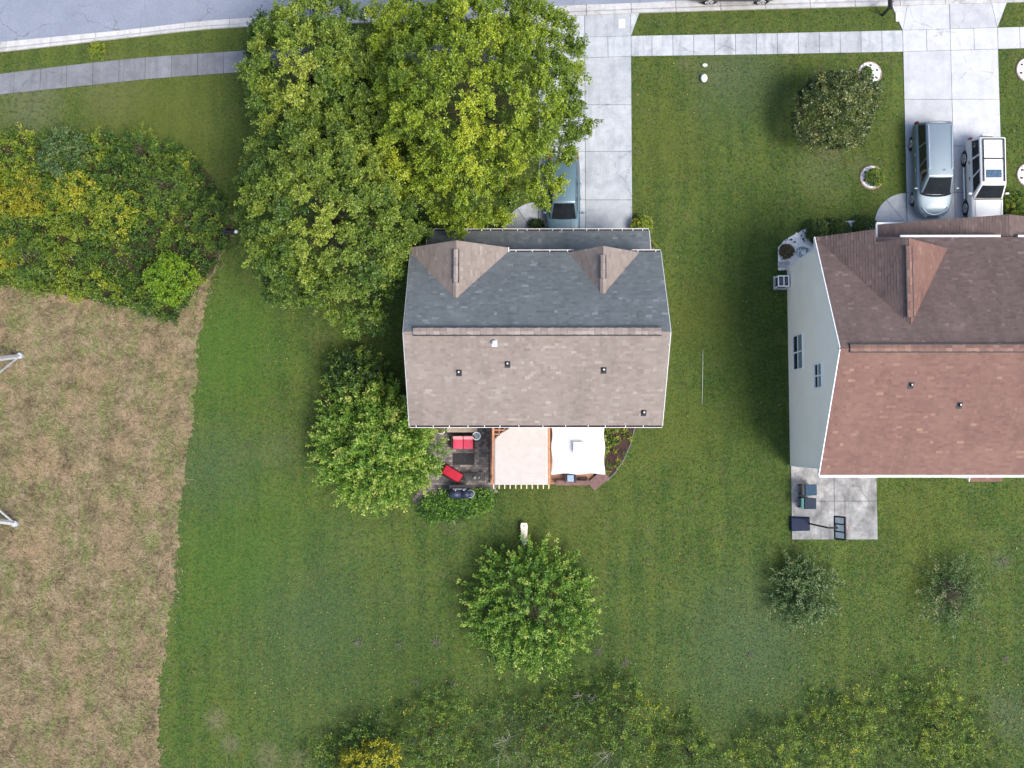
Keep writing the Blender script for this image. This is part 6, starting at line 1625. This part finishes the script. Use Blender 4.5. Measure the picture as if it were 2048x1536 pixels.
def tuft(label, px, py, R_, seed, mat, n=60):
    r = np.random.default_rng(seed); b0 = P(px, py)
    c = np.c_[b0.x + r.normal(0, R_ * 0.2, n), b0.y + r.normal(0, R_ * 0.2, n), np.full(n, 0.02)]
    a = r.uniform(0, 2 * math.pi, n); d = unit(np.c_[np.cos(a), np.sin(a), r.uniform(0.3, 1.2, n)])
    q = leaf_quads(c, d, R_ * r.uniform(0.3, 0.8, n), 0.014, r)
    o = np_mesh('grass_tuft', q, 4, mat, None, r.uniform(0, 1, n), (b0.x, b0.y, 0))
    return tag(o, label, 'grass tuft', 'dead tufts on the back lawn')
DEAD = leafmat('silvery_dead_grass', [(0, (0.09, 0.085, 0.065)), (1, (0.27, 0.25, 0.20))], 0.2)
for k, (px, py, R_, lab) in enumerate(((875, 1286, 0.55, 'largest silvery dead tuft left of the round myrtle'), (800, 1290, 0.32, 'small dead tuft between two others left of the myrtle'), (718, 1285, 0.4, 'leftmost dark dead tuft on the back lawn'),
        (832, 1364, 0.3, 'pinkish dead tuft above the lower brush'), (908, 1368, 0.4, 'silvery dead tuft close above the lower brush'), (1198, 1302, 0.4, 'dead tuft at the lower right of the myrtle'), (1250, 1325, 0.4, 'dark dead tuft right of the myrtle foot'),
        (1500, 1308, 0.22, 'lone pale tuft between myrtle and grey shrub'), (2008, 1122, 0.45, 'pale dead tuft above the straggly shrub'), (2010, 1318, 0.35, 'dark dead tuft near the right edge'), (300, 632, 0.6, 'pinkish heap of dry stalks at the thicket foot'))):
    tuft(lab, px, py, R_, 120 + k, DEAD, 80)

# ================================================================== GRASS (uncountable blades)
BLOCK = [PAT, [(x, y) for x, y in DK], BED, BED2, BED3, RB, [(-5.0, 1.0), (6.8, 1.0), (6.8, 10.1), (-5.0, 10.1)], [(14.4, -1.35), (29.3, -1.35), (29.3, 10.8), (14.4, 10.8)], [(pa.x, pb.y), (pb.x, pb.y), (pb.x, -1.2), (pa.x, -1.2)],
         [(D1L - 1.9, 9.9), (D1R, 9.9), (D1R, 24), (D1L - 0.6, 24)], [(19.2, 10.4), (D2R, 10.4), (D2R, 24), (D2L, 24)], [(D1L, 20.6), (D1L, 25), (D1L - 0.5, 25)]]
def blades(name, label, keep, n, hmin, hmax, w, mat, seed, lean=0.6, cat='grass'):
    r = np.random.default_rng(seed)
    X = r.uniform(-30, 29, n); Y = r.uniform(-18.5, 25, n)
    k = keep(X, Y); X, Y = X[k], Y[k]; n = len(X)
    a = r.uniform(0, 2 * math.pi, n); h = r.uniform(hmin, hmax, n); l = h * r.uniform(0.1, lean, n) * 2
    v = np.empty((n, 3, 3)); c, s = np.cos(a), np.sin(a)
    p = np.c_[X, Y, np.full(n, 0.002)]
    v[:, 0] = p + np.c_[c, s, np.zeros(n)] * w / 2; v[:, 1] = p - np.c_[c, s, np.zeros(n)] * w / 2
    b = a + 1.57 + r.normal(0, 0.4, n)
    v[:, 2] = p + np.c_[np.cos(b) * l, np.sin(b) * l, h]
    o = np_mesh(name, v.reshape(-1, 3), 3, mat, None, r.uniform(0, 1, n), (0, 0, 0))
    return tag(o, label, cat, None, 'stuff')
kb_ = np.array(K_BACK); wt_ = np.array(W_TOP); wb_ = np.array(W_BOT)
def on_lawn(X, Y):
    jr = np.random.default_rng(5); X = X + jr.normal(0, 0.045, len(X)); Y = Y + jr.normal(0, 0.045, len(X))
    k = Y < np.interp(X, kb_[:, 0], kb_[:, 1]) - 0.03
    k &= ~((Y < np.interp(X, wt_[:, 0], wt_[:, 1]) + 0.01) & (Y > np.interp(X, wb_[:, 0], wb_[:, 1]) - 0.01))
    k &= ~inpoly(FIELD, X - np.abs(jr.normal(0, 0.45, len(X))) + 0.1, Y)
    for b_ in BLOCK: k &= ~inpoly(b_, X, Y)
    return k
blades('lawn_grass', 'short mown grass blades of the lawn', on_lawn, 430000, 0.02, 0.07, 0.045, M['blade'], 201)
def on_field(X, Y): return inpoly(FIELD, X - np.random.default_rng(6).standard_t(2, len(X)).clip(-2.5, 2.5) * 0.20, Y) & ~inpoly(THP, X, Y)
blades('dry_grass', 'long dry stalks of the rough field', on_field, 330000, 0.06, 0.24, 0.035, M['fieldblade'], 202, 1.1)

# fallen leaves and clippings strewn over the turf
r_ = np.random.default_rng(301); nl = 5200
X = r_.uniform(-14, 27, nl); Y = r_.uniform(-17, 22, nl)
w_ = np.exp(-((X + 6) ** 2 + (Y - 13) ** 2) / 60) + 0.9 * np.exp(-(Y + 13) ** 2 / 14) + 0.10
k = on_lawn(X, Y) & (r_.uniform(0, 1, nl) < w_); X, Y = X[k], Y[k]; nl = len(X)
a = r_.uniform(0, 2 * math.pi, nl)
q = leaf_quads(np.c_[X, Y, r_.uniform(0.04, 0.08, nl)], unit(np.c_[np.cos(a), np.sin(a), r_.normal(0, 0.2, nl)]), r_.uniform(0.06, 0.13, nl), 0.06, r_)
tag(np_mesh('fallen_leaves', q, 4, leafmat('fallen_leaf', [(0, (0.10, 0.065, 0.03)), (0.5, (0.24, 0.19, 0.07)), (1, (0.33, 0.32, 0.10))], 0.1, 0.7), None, r_.uniform(0, 1, nl), (0, 0, 0)), 'fallen leaves strewn over the lawn', 'leaves', None, 'stuff')
